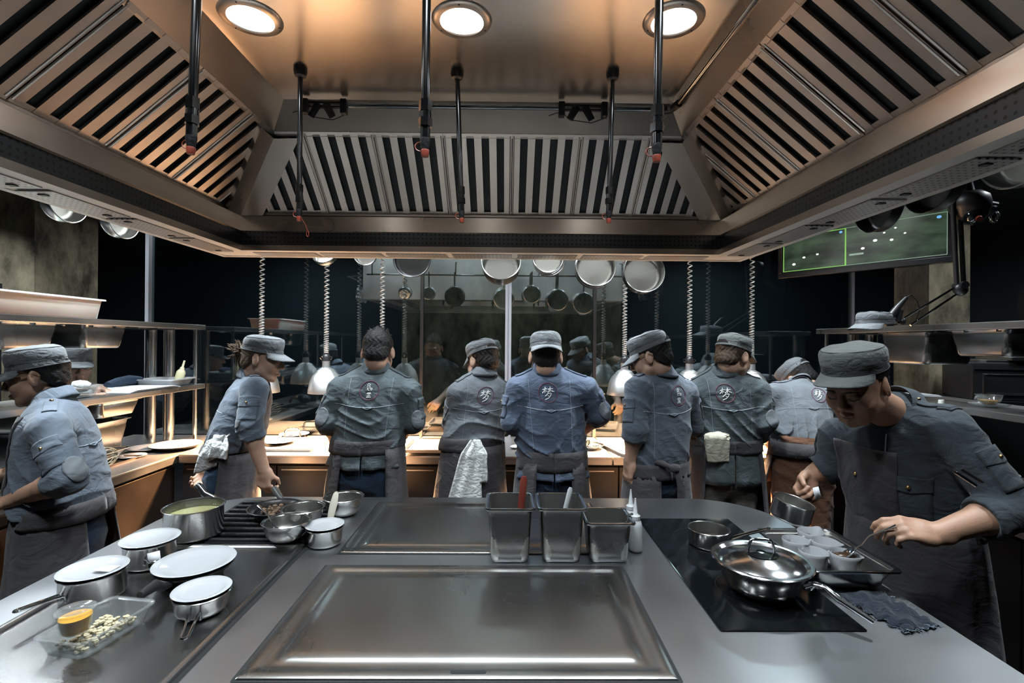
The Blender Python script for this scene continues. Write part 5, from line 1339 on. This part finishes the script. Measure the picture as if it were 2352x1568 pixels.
# ================================================================== people
def A3(v): return np.array(v, float)
def person(lab, J, jk=0, cap=None, capmat='capm', hairmat='hair', hair='short', hem=.97, waist=1.07, gap=.0, legs='jeans', b=1.0, s=1.0, hands=None, cuff=(.30, .30), seed=1, brimdir=1,
           cap_tilt=0.0, glasses=False, emb=None, tail=False, h=.006, hb=.005, apron=True, bib=True, knee=.50, skin='skin', capgap=True, patchL=True, patchR=True, blouse=.012, jaw=1.0, cap_h=1.0, wide=None, lift=0.0, droop=.026, band_h=.036, group='chefs at work', back=True, front=False):
    J = {k: A3(v) for k, v in J.items()}
    bf = nrm_(J['bf'] * V(1, 1, 0)); rt = V(bf[1], -bf[0], 0); Z = V(0, 0, 1)
    pel, nk = J['pel'], J['neck']; up = nrm_(nk - pel); tl = np.linalg.norm(nk - pel); fr = nrm_(np.cross(up, rt)); fr = fr if fr @ bf > 0 else -fr
    root = thing('person', lab, 'person', (pel[0], pel[1], 0), group=group)
    hax = frame(J['hf'], J.get('hu', Z)); c = J['head']
    mat_j = M['jk'][jk] if isinstance(jk, int) else jk
    # ---- body: head, neck, core, arms and hands as one skin
    pts = [c + .2, c - .2, nk, pel] + [J[k] for k in ('shL', 'elL', 'wrL', 'shR', 'elR', 'wrR')]; lo, hi = bb(pts, .14)
    lo[2] = max(lo[2], min(pel[2] - .05, min(J['wrL'][2], J['wrR'][2]) - .22)); F = Field(lo, hi, hb)
    F.put(rcone(pel + up * .05, pel + up * tl * .55, .11 * b, .115 * b, fr, .7), .03); F.put(rcone(pel + up * tl * .5, nk - up * .08, .115 * b, .11 * b, fr, .7), .03)
    for S_ in 'LR':
        sh, el, wr = J['sh' + S_], J['el' + S_], J['wr' + S_]
        F.put(rcone(nk - up * .06, sh, .05 * s, .048 * s), .03); F.put(rcone(sh, el, .048 * s, .040 * s), .02)
        d = wr - el; F.put(rcone(el, el + d * .35, .040 * s, .043 * s), .015); F.put(rcone(el + d * .3, wr, .043 * s, .0285 * s), .015)
        hd = (hands or {}).get(S_)
        if hd: add_hand(F, wr, A3(hd['d']), A3(hd['n']), A3(hd['th']), hd.get('curl', .5), s * hd.get('s', 1), thumb=hd.get('thumb', .5), curls=hd.get('curls'))
        else:
            hd_ = nrm_(d); side = rt if S_ == 'L' else -rt
            add_hand(F, wr, hd_ * .8 + bf * .4 - Z * .2, nrm_(-Z * .8 + side * .5), side, .75, s)
    hb_ = c + s * (hax[1] * -.022 - hax[2] * .07)
    F.put(rcone(hb_, nk - up * .02, .054 * s, .060 * s), .02)
    add_head(F, c, hax, s, jaw=jaw)
    add_mesh('body', F.mesh(2), skin, root)
    head_extras(None, c, hax, s, hairmat, cap, capmat, root, hair, brimdir, cap_tilt, glasses, gap=capgap, cap_h=cap_h, wide=wide, lift=lift, droop=droop)
    # ---- jacket
    pts = [nk, pel + bf * .2, pel - bf * .2] + [J[k] for k in ('shL', 'elL', 'shR', 'elR')]
    cf = {}
    for i, S_ in enumerate('LR'):
        cf[S_] = J['el' + S_] + (J['wr' + S_] - J['el' + S_]) * cuff[i]; pts.append(cf[S_])
    lo, hi = bb(pts, .12); lo[2] = max(lo[2], hem - .03) if min(cf['L'][2], cf['R'][2]) > hem else lo[2]
    F = Field(lo, hi, h)
    for S_ in 'LR':
        sh, el, wr = J['sh' + S_], J['el' + S_], J['wr' + S_]; d = nrm_(wr - el); q = cf[S_]
        F.put(rcone(sh, el, .066 * s, .060 * s), .02); F.put(rcone(el, q - d * .01, .060 * s, .055 * s), .02)
        F.put(rcone(q - d * .030, q + d * .008, .060 * s, .062 * s), .006)
    F.displace(folds(seed + 50, .0065))
    for S_ in 'LR':
        el, wr = J['el' + S_], J['wr' + S_]; d = nrm_(wr - el); F.put(rcone(cf[S_] + d * .088, cf[S_] + d * .16, .078 * s, .078 * s), .005, 'cut')
    G = Field(lo, hi, h)
    G.put(rcone(pel - up * .10, pel + up * tl * .30, .166 * b, .166 * b + blouse * .5, fr, .70), .03)
    G.put(rcone(pel + up * tl * .22, pel + up * tl * .55, .164 * b + blouse, .166 * b, fr, .70), .04)
    G.put(rcone(pel + up * tl * .50, nk - up * .135, .166 * b, .160 * b, fr, .68), .04)
    for S_ in 'LR':
        sh = J['sh' + S_]; G.put(rcone(nk - up * .085 , sh - up * .012, .078 * s, .060 * s), .05); G.put(rcone(nk - up * .015, sh + up * .006, .052 * s, .050 * s), .03)
    G.put(rcone(nk - up * .05, nk + up * .005, .07 * s, .062 * s), .03)
    G.displace(folds(seed, .0085, waist + .06))
    k = .018; v, d_ = F.val, G.val; hh = np.clip(.5 + .5 * (v - d_) / k, 0, 1); G.val = v * (1 - hh) + d_ * hh - k * hh * (1 - hh)
    if min(cf['L'][2], cf['R'][2]) > hem: G.plane((pel[0], pel[1], hem), (0, 0, -1))
    vq = G.mesh(2); jkt = add_mesh('jacket', vq, mat_j, root); bv = bvh_of(vq)
    # collar: a folded band round the neck
    nd = nrm_(c - nk + hax[1] * -.02); R_ = .067 * s; m = MB(); rows = []
    cr, cfw = rt, nrm_(np.cross(nd, rt)); cfw = cfw if cfw @ bf > 0 else -cfw
    o = nk + nd * .004
    for z, rr in ((-.012, 1.10), (.018, 1.0), (.040, .965), (.046, .985), (.038, 1.06), (.008, 1.20), (-.006, 1.26)):
        rows.append([tuple(o + nd * (z * s) * (1 - .25 * max(0, math.cos(a))) + R_ * rr * (cr * math.sin(a) + cfw * math.cos(a) * 1.06) - nd * (.012 * max(0, math.cos(a)))) for a in np.linspace(.42, 2 * PI - .42, 40)])
    m.loft(rows, False); objw('collar', m, mat_j, jkt, smooth=70, solid=.003)
    # ---- trousers and shoes
    hipz = pel[2] - .02; F = Field(A3([pel[0] - .32, pel[1] - .32, .04]), A3([pel[0] + .32, pel[1] + .32, pel[2] + .12]), .011)
    F.put(rcone(pel + Z * .07, pel - Z * .06, .148 * b, .158 * b, bf, .74), .03)
    for q in (-1, 1):
        hp = pel + rt * q * .085 - Z * .08; ft = J.get('footR' if q > 0 else 'footL', V(pel[0], pel[1], .09) + rt * q * .11); kn = (hp + ft) / 2 + bf * .03
        F.put(rcone(hp, kn, .088 * b, .066 * b), .025); F.put(rcone(kn, ft, .066 * b, .054), .02)
    F.displace(folds(seed + 9, .008)); vt = F.mesh(1); add_mesh('trousers', vt, legs, root)
    for q in (-1, 1):
        ft = J.get('footR' if q > 0 else 'footL', V(pel[0], pel[1], .09) + rt * q * .11); m = MB(); rr = []
        for z, wd, a0, a1 in ((0, .044, -.09, .19), (.02, .048, -.095, .195), (.05, .045, -.09, .17), (.075, .042, -.075, .10), (.11, .045, -.065, .06)):
            rr.append([tuple(V(ft[0], ft[1], z) + rt * wd * math.cos(t) * (1 if math.sin(t) < .3 else .9) + bf * ((a0 + a1) / 2 - .03 + (a1 - a0) / 2 * math.sin(t))) for t in [2 * PI * i / 20 for i in range(20)]])
        m.loft(rr, True, True, True); objw('shoe', m, 'shoe', root, smooth=60)
    # ---- apron: waistband, wrapped skirt, bib
    if apron:
        rx, ry = .181 * b + blouse * .3, .131 * b + blouse * .3; rs = np.random.RandomState(seed); ph = rs.uniform(0, 6, 4); o = pel + up * ((waist - pel[2]) / max(.3, up[2]))
        def skirt(z0, z1, g, k0=1.0, k1=1.28, nz=10, wob=.012):
            m = MB(); rows = []
            for i in range(nz + 1):
                t = i / nz; z = z0 + (z1 - z0) * t; row = []; kk = k0 + (k1 - k0) * t
                for a in np.linspace(g, 2 * PI - g, 64):
                    w2 = 1 + wob * t * (2.2 * math.sin(5 * a + ph[0] + 2 * t) + 1.6 * math.sin(11 * a + ph[1]) + math.sin(17 * a + ph[2])) + .006 * math.sin(23 * a + 9 * t)
                    cc = V(o[0] + (pel[0] - o[0]) * min(1, t * 2.5), o[1] + (pel[1] - o[1]) * min(1, t * 2.5), z)
                    row.append(tuple(cc - bf * ry * kk * w2 * math.cos(a) + rt * rx * kk * w2 * math.sin(a)))
                rows.append(row)
            return m.loft(rows, False)
        objw('apron_skirt', skirt(waist - .01, knee, gap), 'apron', root, smooth=70, solid=.004)
        objw('apron_band', skirt(waist + band_h, waist - band_h, 0.001, 1.0, 1.015, 4, .006), 'apron', root, smooth=70, solid=.005)
        if tail: objw('shirt_tail', skirt(waist - .02, waist - tail, .02, .965, 1.05, 6, .02), mat_j, root, smooth=70, solid=.003)
        if bib:
            o2 = pel + up * tl * .52 + fr * .4
            patch('apron_bib', bv, o2, rt * .135 * b, up * .20, -fr, 'rect', 'apron', root, .006, 18, .004)
    # ---- sewn details
    m = MB(); sp = nk - up * .165 - fr * .35; sl = .10 * tl
    if back:
        W_ = .155 * b; yo = nk - up * .185 - fr * .4
        seam_line(m, bv, [tuple(yo - rt * W_ * 1.1 + up * .015), tuple(yo - rt * .05), tuple(yo + rt * .05), tuple(yo + rt * W_ * 1.1 + up * .015)], fr, .0016, .0006)
        for q in (-1, 1):
            seam_line(m, bv, [tuple(yo + rt * q * .105 * b + up * .15), tuple(yo + rt * q * .098 * b - up * (tl - .25))], fr, .0009, .0006, 40)
        if m.v: objw('stitching', m, 'thread', jkt)
        lo_ = MB(); seam_line(lo_, bv, [tuple(yo - rt * .030), tuple(yo - up * .010), tuple(yo + rt * .030)], fr, .0035, .002); 
        if lo_.v: objw('hanger_loop', lo_, mat_j, jkt)
    if emb: emblem(bv, nk - up * .098 - fr * .4 + rt * emb[1], rt, up, fr, .048 * s, emb[0], jkt)
    for S_, q, pt in (('L', -1, patchL), ('R', 1, patchR)):
        sh, el = J['sh' + S_], J['el' + S_]; ad = nrm_(el - sh); out = nrm_(q * rt + 0 * up); out = nrm_(out - ad * (out @ ad)); sd = np.cross(ad, out)
        ol = np.linalg.norm(el - sh)
        patch('pocket', bv, sh + ad * ol * .58 + out * .2, sd * .046, -ad * .058, -out, 'rect', mat_j, jkt, .003, 12, .004)
        patch('pocket_flap', bv, sh + ad * ol * .42 + out * .2, sd * .049, -ad * .026, -out, 'flap', mat_j, jkt, .0055, 12, .004)
        h_ = project(bv, sh + ad * ol * .45 + out * .2, -out, .009)
        if h_ is not None: objw('button', MB().sphere(tuple(h_), .006, 10), 'brass', jkt)
        if pt:
            bk = nrm_(-fr * .8 + q * rt * .6); bk = nrm_(bk - ad * (bk @ ad)); fd = nrm_(J['wr' + S_] - el)
            bk2 = nrm_(bk - fd * .5); patch('elbow_patch', bv, el + bk2 * .2 - ad * .01, np.cross(ad, bk2) * .038, -ad * .050, -bk2, 'disc', 'patch', jkt, .003, 12, .003)
        tp = nk + (sh - nk) * .72; e_ = nrm_(sh - nk); e_ = nrm_(e_ - Z * (e_ @ Z)); ff = np.cross(Z, e_)
        patch('epaulette', bv, tp + Z * .2 - up * .0, e_ * .058, ff * .021, -Z, 'rect', mat_j, jkt, .004, 10, .004)
        h_ = project(bv, tp - e_ * .046 + Z * .2, -Z, .008)
        if h_ is not None: objw('button', MB().sphere(tuple(h_), (.007, .007, .004), 10), 'brass', jkt)
    if front:
        for q in (-1, 1):
            o2 = nk - up * .20 + rt * q * .085 + fr * .4
            patch('pocket_flap', bv, o2, rt * .052, up * .026, -fr, 'flap', mat_j, jkt, .005, 12, .004)
            h_ = project(bv, o2 - up * .004, -fr, .009)
            if h_ is not None: objw('button', MB().sphere(tuple(h_), .0075, 10), 'brass', jkt)
            patch('pocket', bv, o2 - up * .065, rt * .047, up * .055, -fr, 'rect', mat_j, jkt, .0025, 12, .003)
    return root, bv, (rt, fr, up)

def Jy(**kw):
    """joints given as pixel x, pixel y, distance"""
    return {k: (v if k in ('hf', 'bf', 'hu', 'footL', 'footR') or isinstance(v, Vector) else at_y(*v)) for k, v in kw.items()}
def towel(lab, path, wd, side, mat='towel', folds_=3, seed=1, thick=.012, name='towel', nu=20):
    """cloth strip hanging along a path of points; side = direction of its width; wd a width per point"""
    P = [Vector(p) for p in path]; K = 24; rs = random.Random(seed); ph = rs.random() * 6
    L_ = len(P) - 1; rows = []; sd = Vector(side).normalized()
    for i in range(K + 1):
        t = i / K * L_; k = min(int(t), L_ - 1); f = t - k; c = P[k].lerp(P[k + 1], f); ww = wd[k] + (wd[k + 1] - wd[k]) * f
        tg = (P[min(k + 1, L_)] - P[k]).normalized(); nn = sd.cross(tg).normalized()
        rows.append([tuple(c + sd * ww * (j / nu - .5) + nn * (.006 * math.sin(folds_ * 2 * PI * j / nu + ph + 1.3 * i / K) + .0015 * math.sin(9 * j / nu * 2 + i * .5))) for j in range(nu + 1)])
    return tag(obj(name, MB().loft(rows, False), mat, smooth=80, solid=thick), lab, 'towel')

# 1 woman walking to the side, seen from her right
J = Jy(head=(604, 822, 2.52), hf=(.95, .12, -.22), neck=(583, 872, 2.56), pel=(527, 1056, 2.56), bf=(1, .05, 0), shR=(585, 893, 2.42), elR=(574, 978, 2.36), wrR=(604, 1076, 2.38),
       shL=(588, 886, 2.70), elL=(530, 975, 2.78), wrL=(490, 1070, 2.64))
person('woman in a pale cap with a loose hair bun, walking past sideways', J, 5, 'cap', 'capm', 'hairb', 'bun', hem=1.04, waist=1.045, gap=1.7, b=.88, s=.95, seed=3, cuff=(.25, .16),
       hands={'R': dict(d=(.10, -.02, -1), n=(.2, 1, 0), th=(1, 0, 0), curl=.75), 'L': dict(d=(-.55, -.35, -.7), n=(.2, -.9, .3), th=(1, -.2, -.3), curl=.7)}, patchL=False, capgap=False, jaw=.95, cap_tilt=-.05)
towel('white towel hanging at the back of the woman in the pale cap', [at_y(516, 998, 2.43), at_y(500, 1004, 2.39), at_y(484, 1036, 2.38), at_y(470, 1080, 2.40)], [.08, .11, .115, .11], (1, .1, .35), folds_=1, seed=4, thick=.006)
towel('second fold of white towel tucked at the hip of the woman', [at_y(508, 1000, 2.40), at_y(506, 1030, 2.375), at_y(500, 1052, 2.38)], [.06, .075, .085], (1, .1, -.1), folds_=1, seed=5)
# 2 bare headed chef
J = Jy(head=(868, 808, 2.66), hf=(-.05, .9, -.36), neck=(864, 850, 2.66), pel=(843, 1052, 2.66), bf=(-.05, 1, 0), shL=(782, 893, 2.65), elL=(752, 968, 2.62), wrL=(768, 1006, 2.86), shR=(940, 897, 2.65), elR=(950, 968, 2.66), wrR=(925, 992, 2.90))
person('bare headed chef with spiky black hair in a dark slate jacket', J, 1, None, hair='spiky', hem=1.04, waist=1.05, gap=.62, seed=7, tail=.11, emb=('three', .0), b=1.04, cuff=(.12, .1),
       hands={'L': dict(d=(.15, .8, -.5), n=(.5, -.2, -.8), th=(.8, .2, .2), curl=.7)})
# 3 chef with the long towel
J = Jy(head=(1108, 828, 2.80), hf=(-.62, .70, -.34), neck=(1110, 862, 2.78), pel=(1082, 1056, 2.78), bf=(-.30, .95, 0), shL=(1054, 903, 2.72), elL=(1040, 975, 2.82), wrL=(1042, 1000, 3.04), shR=(1160, 906, 2.84), elR=(1158, 978, 2.92), wrR=(1130, 1000, 3.10))
person('chef in a pale grey jacket and cap with a long white towel at the back', J, 2, 'cap', 'capm', patchL=False, patchR=False, hem=1.045, waist=1.04, gap=.12, seed=11, emb=('meng', .0), b=.96, s=.96, cuff=(.1, .1), cap_tilt=.05)
towel('long white towel tucked in the apron band of the chef in the pale grey jacket', [at_y(1092, 1010, 2.65), at_y(1082, 1040, 2.625), at_y(1076, 1080, 2.62), at_y(1068, 1150, 2.61)], [.05, .10, .13, .18], (1, 0, 0), folds_=2, seed=6)
towel('shorter end of the white towel beside its long end', [at_y(1094, 1010, 2.64), at_y(1106, 1045, 2.625), at_y(1108, 1108, 2.62)], [.04, .06, .05], (1, .1, .1), folds_=1, seed=7)
# 4 chef with the cap turned round
J = Jy(head=(1253, 818, 2.58), hf=(.0, .92, -.30), neck=(1257, 852, 2.58), pel=(1268, 1060, 2.60), bf=(0, 1, 0), shL=(1190, 893, 2.57), elL=(1176, 968, 2.56), wrL=(1203, 1003, 2.78), shR=(1346, 894, 2.57), elR=(1376, 950, 2.60), wrR=(1335, 992, 2.80))
person('chef in a blue jacket with his cap turned back to front', J, 3, 'cap', 'capm', patchL=False, hem=1.00, waist=.995, gap=.48, seed=15, tail=.09, emb=('meng', -.01), brimdir=-1, cuff=(.1, .1), capgap=False, cap_tilt=.1, cap_h=1.0, band_h=.05,
       hands={'L': dict(d=(-.05, .55, -.8), n=(.6, .6, -.3), th=(.5, .5, .2), curl=.6)})
# 5 chef in spectacles, arm hanging
J = Jy(head=(1494, 818, 2.49), hf=(-.82, .42, -.38), neck=(1518, 858, 2.51), pel=(1508, 1066, 2.53), bf=(-.32, .95, 0), shL=(1466, 893, 2.45), elL=(1459, 985, 2.41), wrL=(1448, 1056, 2.45), shR=(1574, 902, 2.59), elR=(1590, 975, 2.67), wrR=(1562, 1000, 2.87))
person('chef in spectacles with his arm hanging down', J, 0, 'cap', 'capm', patchL=False, patchR=False, hem=.965, waist=.965, gap=.34, seed=19, emb=('three', .035), cuff=(.16, .1), glasses=True, b=.95, cap_tilt=.05,
       hands={'L': dict(d=(-.1, .15, -1), n=(.9, .3, 0), th=(-.2, .9, 0), curl=.35)})
k_ = at_y(1550, 1075, 2.37); m = MB().sphere((0, 0, 0), (.028, .018, .022), 12)
m.tube([(.01, 0, -.01), (.03, -.004, -.08), (.032, .0, -.20)], [.012, .02, .018], 8, flat=((0, 1, 0), .3)).tube([(-.01, 0, .0), (-.06, .02, .02), (-.10, .06, .02)], [.012, .016, .012], 8)
kn_ = objw('apron_knot', MB(), 'apron', [o for o in COL.objects if str(o.get('label', '')).startswith('chef in spectacles with')][0]); 
kn_.data = obj('tmp', m, 'apron', smooth=70).data; bpy.data.objects.remove(bpy.data.objects['tmp']); kn_.location = k_ - Vector(kn_.parent.location)
# 6 chef turned to his right neighbour
J = Jy(head=(1684, 818, 2.68), hf=(.80, .45, -.33), neck=(1660, 856, 2.70), pel=(1667, 1056, 2.72), bf=(.05, 1, 0), shL=(1594, 899, 2.72), elL=(1600, 975, 2.82), wrL=(1622, 1000, 3.04), shR=(1740, 897, 2.68), elR=(1756, 972, 2.64), wrR=(1732, 1008, 2.86))
person('brown haired chef in a grey green jacket with a cream towel on his apron band', J, 1, 'cap', 'capd', 'hairb', 'fade', patchL=False, hem=1.04, waist=1.05, gap=.80, seed=23, legs='cargo', tail=.20, emb=('meng', -.03), cuff=(.1, .55), skin='skin', cap_tilt=-.05, b=1.02)
towel('folded cream towel hanging on the apron band of the brown haired chef', [at_y(1646, 996, 2.595), at_y(1647, 1004, 2.572), at_y(1648, 1030, 2.575), at_y(1650, 1060, 2.585)], [.125, .13, .125, .115], (1, 0, 0), 'cream', 1, 8, .02)
# 7 bending chef
J = Jy(head=(1834, 872, 3.02), hf=(-.3, .55, -.75), neck=(1832, 888, 2.92), pel=(1846, 1046, 2.72), bf=(-.10, 1, 0), shL=(1782, 905, 2.86), elL=(1768, 975, 2.90), wrL=(1772, 1004, 3.08), shR=(1894, 912, 2.86), elR=(1905, 985, 2.92), wrR=(1880, 1008, 3.08))
person('chef bending low over the pass in a pale jacket and rust trousers', J, 2, 'cap', 'capm', patchL=False, patchR=False, hem=1.03, waist=1.03, gap=1.5, seed=27, legs='rust', emb=('meng', .05), cuff=(.2, .2), b=1.0, cap_tilt=0, knee=.80, bib=False)

# 8 chef spooning sauce at the island
ear = at_y(2033, 889, 1.525)
J = Jy(head=ear + Vector((-.039, .072, .006)), hf=(-.76, -.42, -.44), neck=(2052, 950, 1.66), pel=(2096, 1300, 1.72), bf=(-.93, -.36, 0), shL=(2180, 985, 1.53), elL=(2322, 1170, 1.42), wrL=(2152, 1226, 1.40), shR=(1926, 1000, 1.88), elR=(1912, 1068, 1.90), wrR=(1862, 1094, 1.93),
       footL=(1.60, 1.50, .09), footR=(1.56, 1.88, .09))
J['pel'] = Vector((1.43, 1.72, .96)); J['neck'] = at_y(2062, 945, 1.68)
wl, wr8 = A3(J['wrL']), A3(J['wrR'])
sp1 = at_y(2058, 1206, 1.405); sp0 = at_y(1940, 1272, 1.47)
r8, bv8, ax8 = person('chef in a dark jacket, flat cap and bib apron spooning sauce over cups', J, 4, 'cap', 'capd', hem=.93, waist=1.02, gap=.6, seed=31, b=1.06, s=1.02, cuff=(.30, .22), h=.0055, hb=.004, emb=None, capgap=False, jaw=1.08, cap_h=.97, wide=.99, cap_tilt=-.22, lift=.012, droop=.012, bib=False, back=False, front=True, skin='skin2', blouse=.02, patchL=False, patchR=False,
       hands={'L': dict(d=(-1, .10, .16), n=(.08, .55, -.8), th=(-.2, .75, .65), curl=.7, curls=(.55, .68, .76, .84), thumb=.9), 'R': dict(d=(-.62, -.42, -.62), n=(.2, -.75, .35), th=(-.4, -.2, .8), curl=.9, thumb=.8)}, group=None)
rt8, fr8, up8 = ax8
# bib apron of the spooning chef, laid on his front
nk8 = A3(J['neck']); o8 = nk8 - up8 * .30 + fr8 * .4
patch('apron_bib', bv8, o8 + rt8 * .06, rt8 * .115, up8 * .20, -fr8, 'rect', 'apron', r8, .007, 24, .004)
m = MB(); seam_line(m, bv8, [tuple(nk8 - up8 * .045 - rt8 * .02 + fr8 * .4), tuple(nk8 - up8 * .45 - rt8 * .02 + fr8 * .4)], -fr8, .002, .001); 
if m.v: objw('placket', m, 'thread', r8)
patch('shoulder_patch', bv8, A3(J['shL']) + np.array([0, 0, .2]), rt8 * .02, fr8 * .03, (0, 0, -1), 'rect', M['jk'][4], r8, .003, 8, .003)
# the pen and marker in his sleeve pocket
sh, el = A3(J['shL']), A3(J['elL']); ad = nrm_(el - sh)
for k, (mt, lab) in enumerate((('chrome', 'silver pen in the sleeve pocket of the spooning chef'), ('screw', 'black marker in the sleeve pocket of the spooning chef'))):
    p = at_y(2193 + 15 * k, 1084 - 8 * k, 1.40); tag(obj('pen', MB().tube([tuple(p), tuple(p + Vector((.05, -.012, -.035)))], .005, 10), mt), lab, 'pen')
# the spoon he holds
spoon_obj('steel serving spoon with brown sauce held over the white cups', sp0, sp1, .027, bowl_up=(.3, -.2, 1), hr=.0042)
d0 = Vector(sp0) + (Vector(sp1) - Vector(sp0)).normalized() * .004
so = obj('sauce', MB().sphere((0, 0, 0), (.034, .022, .007), 16), plain('brown_sauce', (.05, .025, .012), .2), [o for o in COL.objects if str(o.get('label', '')).startswith('steel serving spoon')][0]); so.location = (0, 0, -.004)
# the pot he holds
pc = at_y(1812, 1150, 1.80) - Vector((0, 0, .066))
t = thing('saucepan', 'small steel saucepan held tilted in the hand of the spooning chef', 'saucepan', tuple(pc))
body(t, .068, .070, round_=.012)
hv = Vector(tuple(wr8)) - pc
rv = Matrix.Rotation(math.radians(14), 4, Vector((.5, .85, 0))); t.matrix_world = Matrix.Translation(pc) @ rv
hl_ = rv.inverted() @ (hv + Vector((-.03, -.03, -.05))); a_ = math.atan2(hl_.y, hl_.x)
wire_handle(t, .068, .070, .13, a_, .32, .012)
tg = tag(obj('paper_tag', MB().add([(-.016, 0, .018), (.008, .004, .022), (.018, .002, -.014), (-.006, -.004, -.024)], [(0, 1, 2, 3)]), 'paper', solid=.0006), 'white paper tag on the pot handle in the chef\'s hand', 'tag'); tg.location = at_y(1876, 1132, 1.73)

# 9 chef in spectacles at the side worktop, large at the picture edge
ear = at_y(70, 868, 1.96)
J = Jy(head=ear + Vector((-.036, .068, .004)), hf=(-.86, -.46, -.22), neck=(124, 925, 2.02), pel=(152, 1200, 2.0), bf=(-.97, -.2, 0), shL=(112, 985, 1.85), elL=(158, 1098, 1.79), wrL=(26, 1150, 1.84), shR=(88, 975, 2.16), elR=(60, 1085, 2.18), wrR=(0, 1092, 2.12))
r9, bv9, ax9 = person('chef in spectacles and flat cap bending to the side worktop, rolled sleeve', J, 5, 'cap', 'capm', wide=.92, hem=.93, waist=.93, gap=.5, seed=35, b=1.0, s=.96, cuff=(.13, .2), h=.0055, hb=.0045, glasses=True, capgap=False, legs='jeans', cap_h=1.1, blouse=.03, group=None, skin='skin2',
       hands={'L': dict(d=(-1, .1, -.15), n=(0, .2, -1), th=(0, 1, 0), curl=.5), 'R': dict(d=(-1, 0, -.1), n=(0, -.2, -1), th=(0, -1, 0), curl=.5)})
# 10 cook on the far side of the shelf
J = Jy(head=(172, 838, 2.98), hf=(.78, -.50, -.14), neck=(155, 882, 3.02), pel=Vector((-3.0, 3.08, .98)), bf=(.75, -.6, 0), shL=(212, 905, 3.12), elL=(225, 962, 3.02), wrL=(226, 892, 2.86), shR=(100, 905, 2.90), elR=(130, 985, 2.80), wrR=(190, 915, 2.72))
person('cook in cap and spectacles on the far side of the pass shelf', J, 0, 'cap', 'capm', hem=.98, waist=1.0, gap=.5, seed=39, b=.9, s=.94, glasses=True, capgap=False, group=None, cuff=(.6, .6), back=False,
       hands={'L': dict(d=(.9, -.2, -.2), n=(-.1, -.3, -.9), th=(.2, -.9, 0), curl=.7), 'R': dict(d=(.8, .2, .1), n=(0, .3, -.9), th=(0, .9, 0), curl=.7)})
# spare cap on the shelf
p = at_y(2008, 742, 2.60)
t = thing('cap', 'pale grey flat cap lying on the upper shelf by the microphone', 'cap', (p.x, p.y, 1.706))
build_cap(A3((p.x, p.y, 1.706 - .030)), frame((-.95, -.3, 0)), .98, M['capm'], t, capgap if False else 1, 0.0, False, .8)
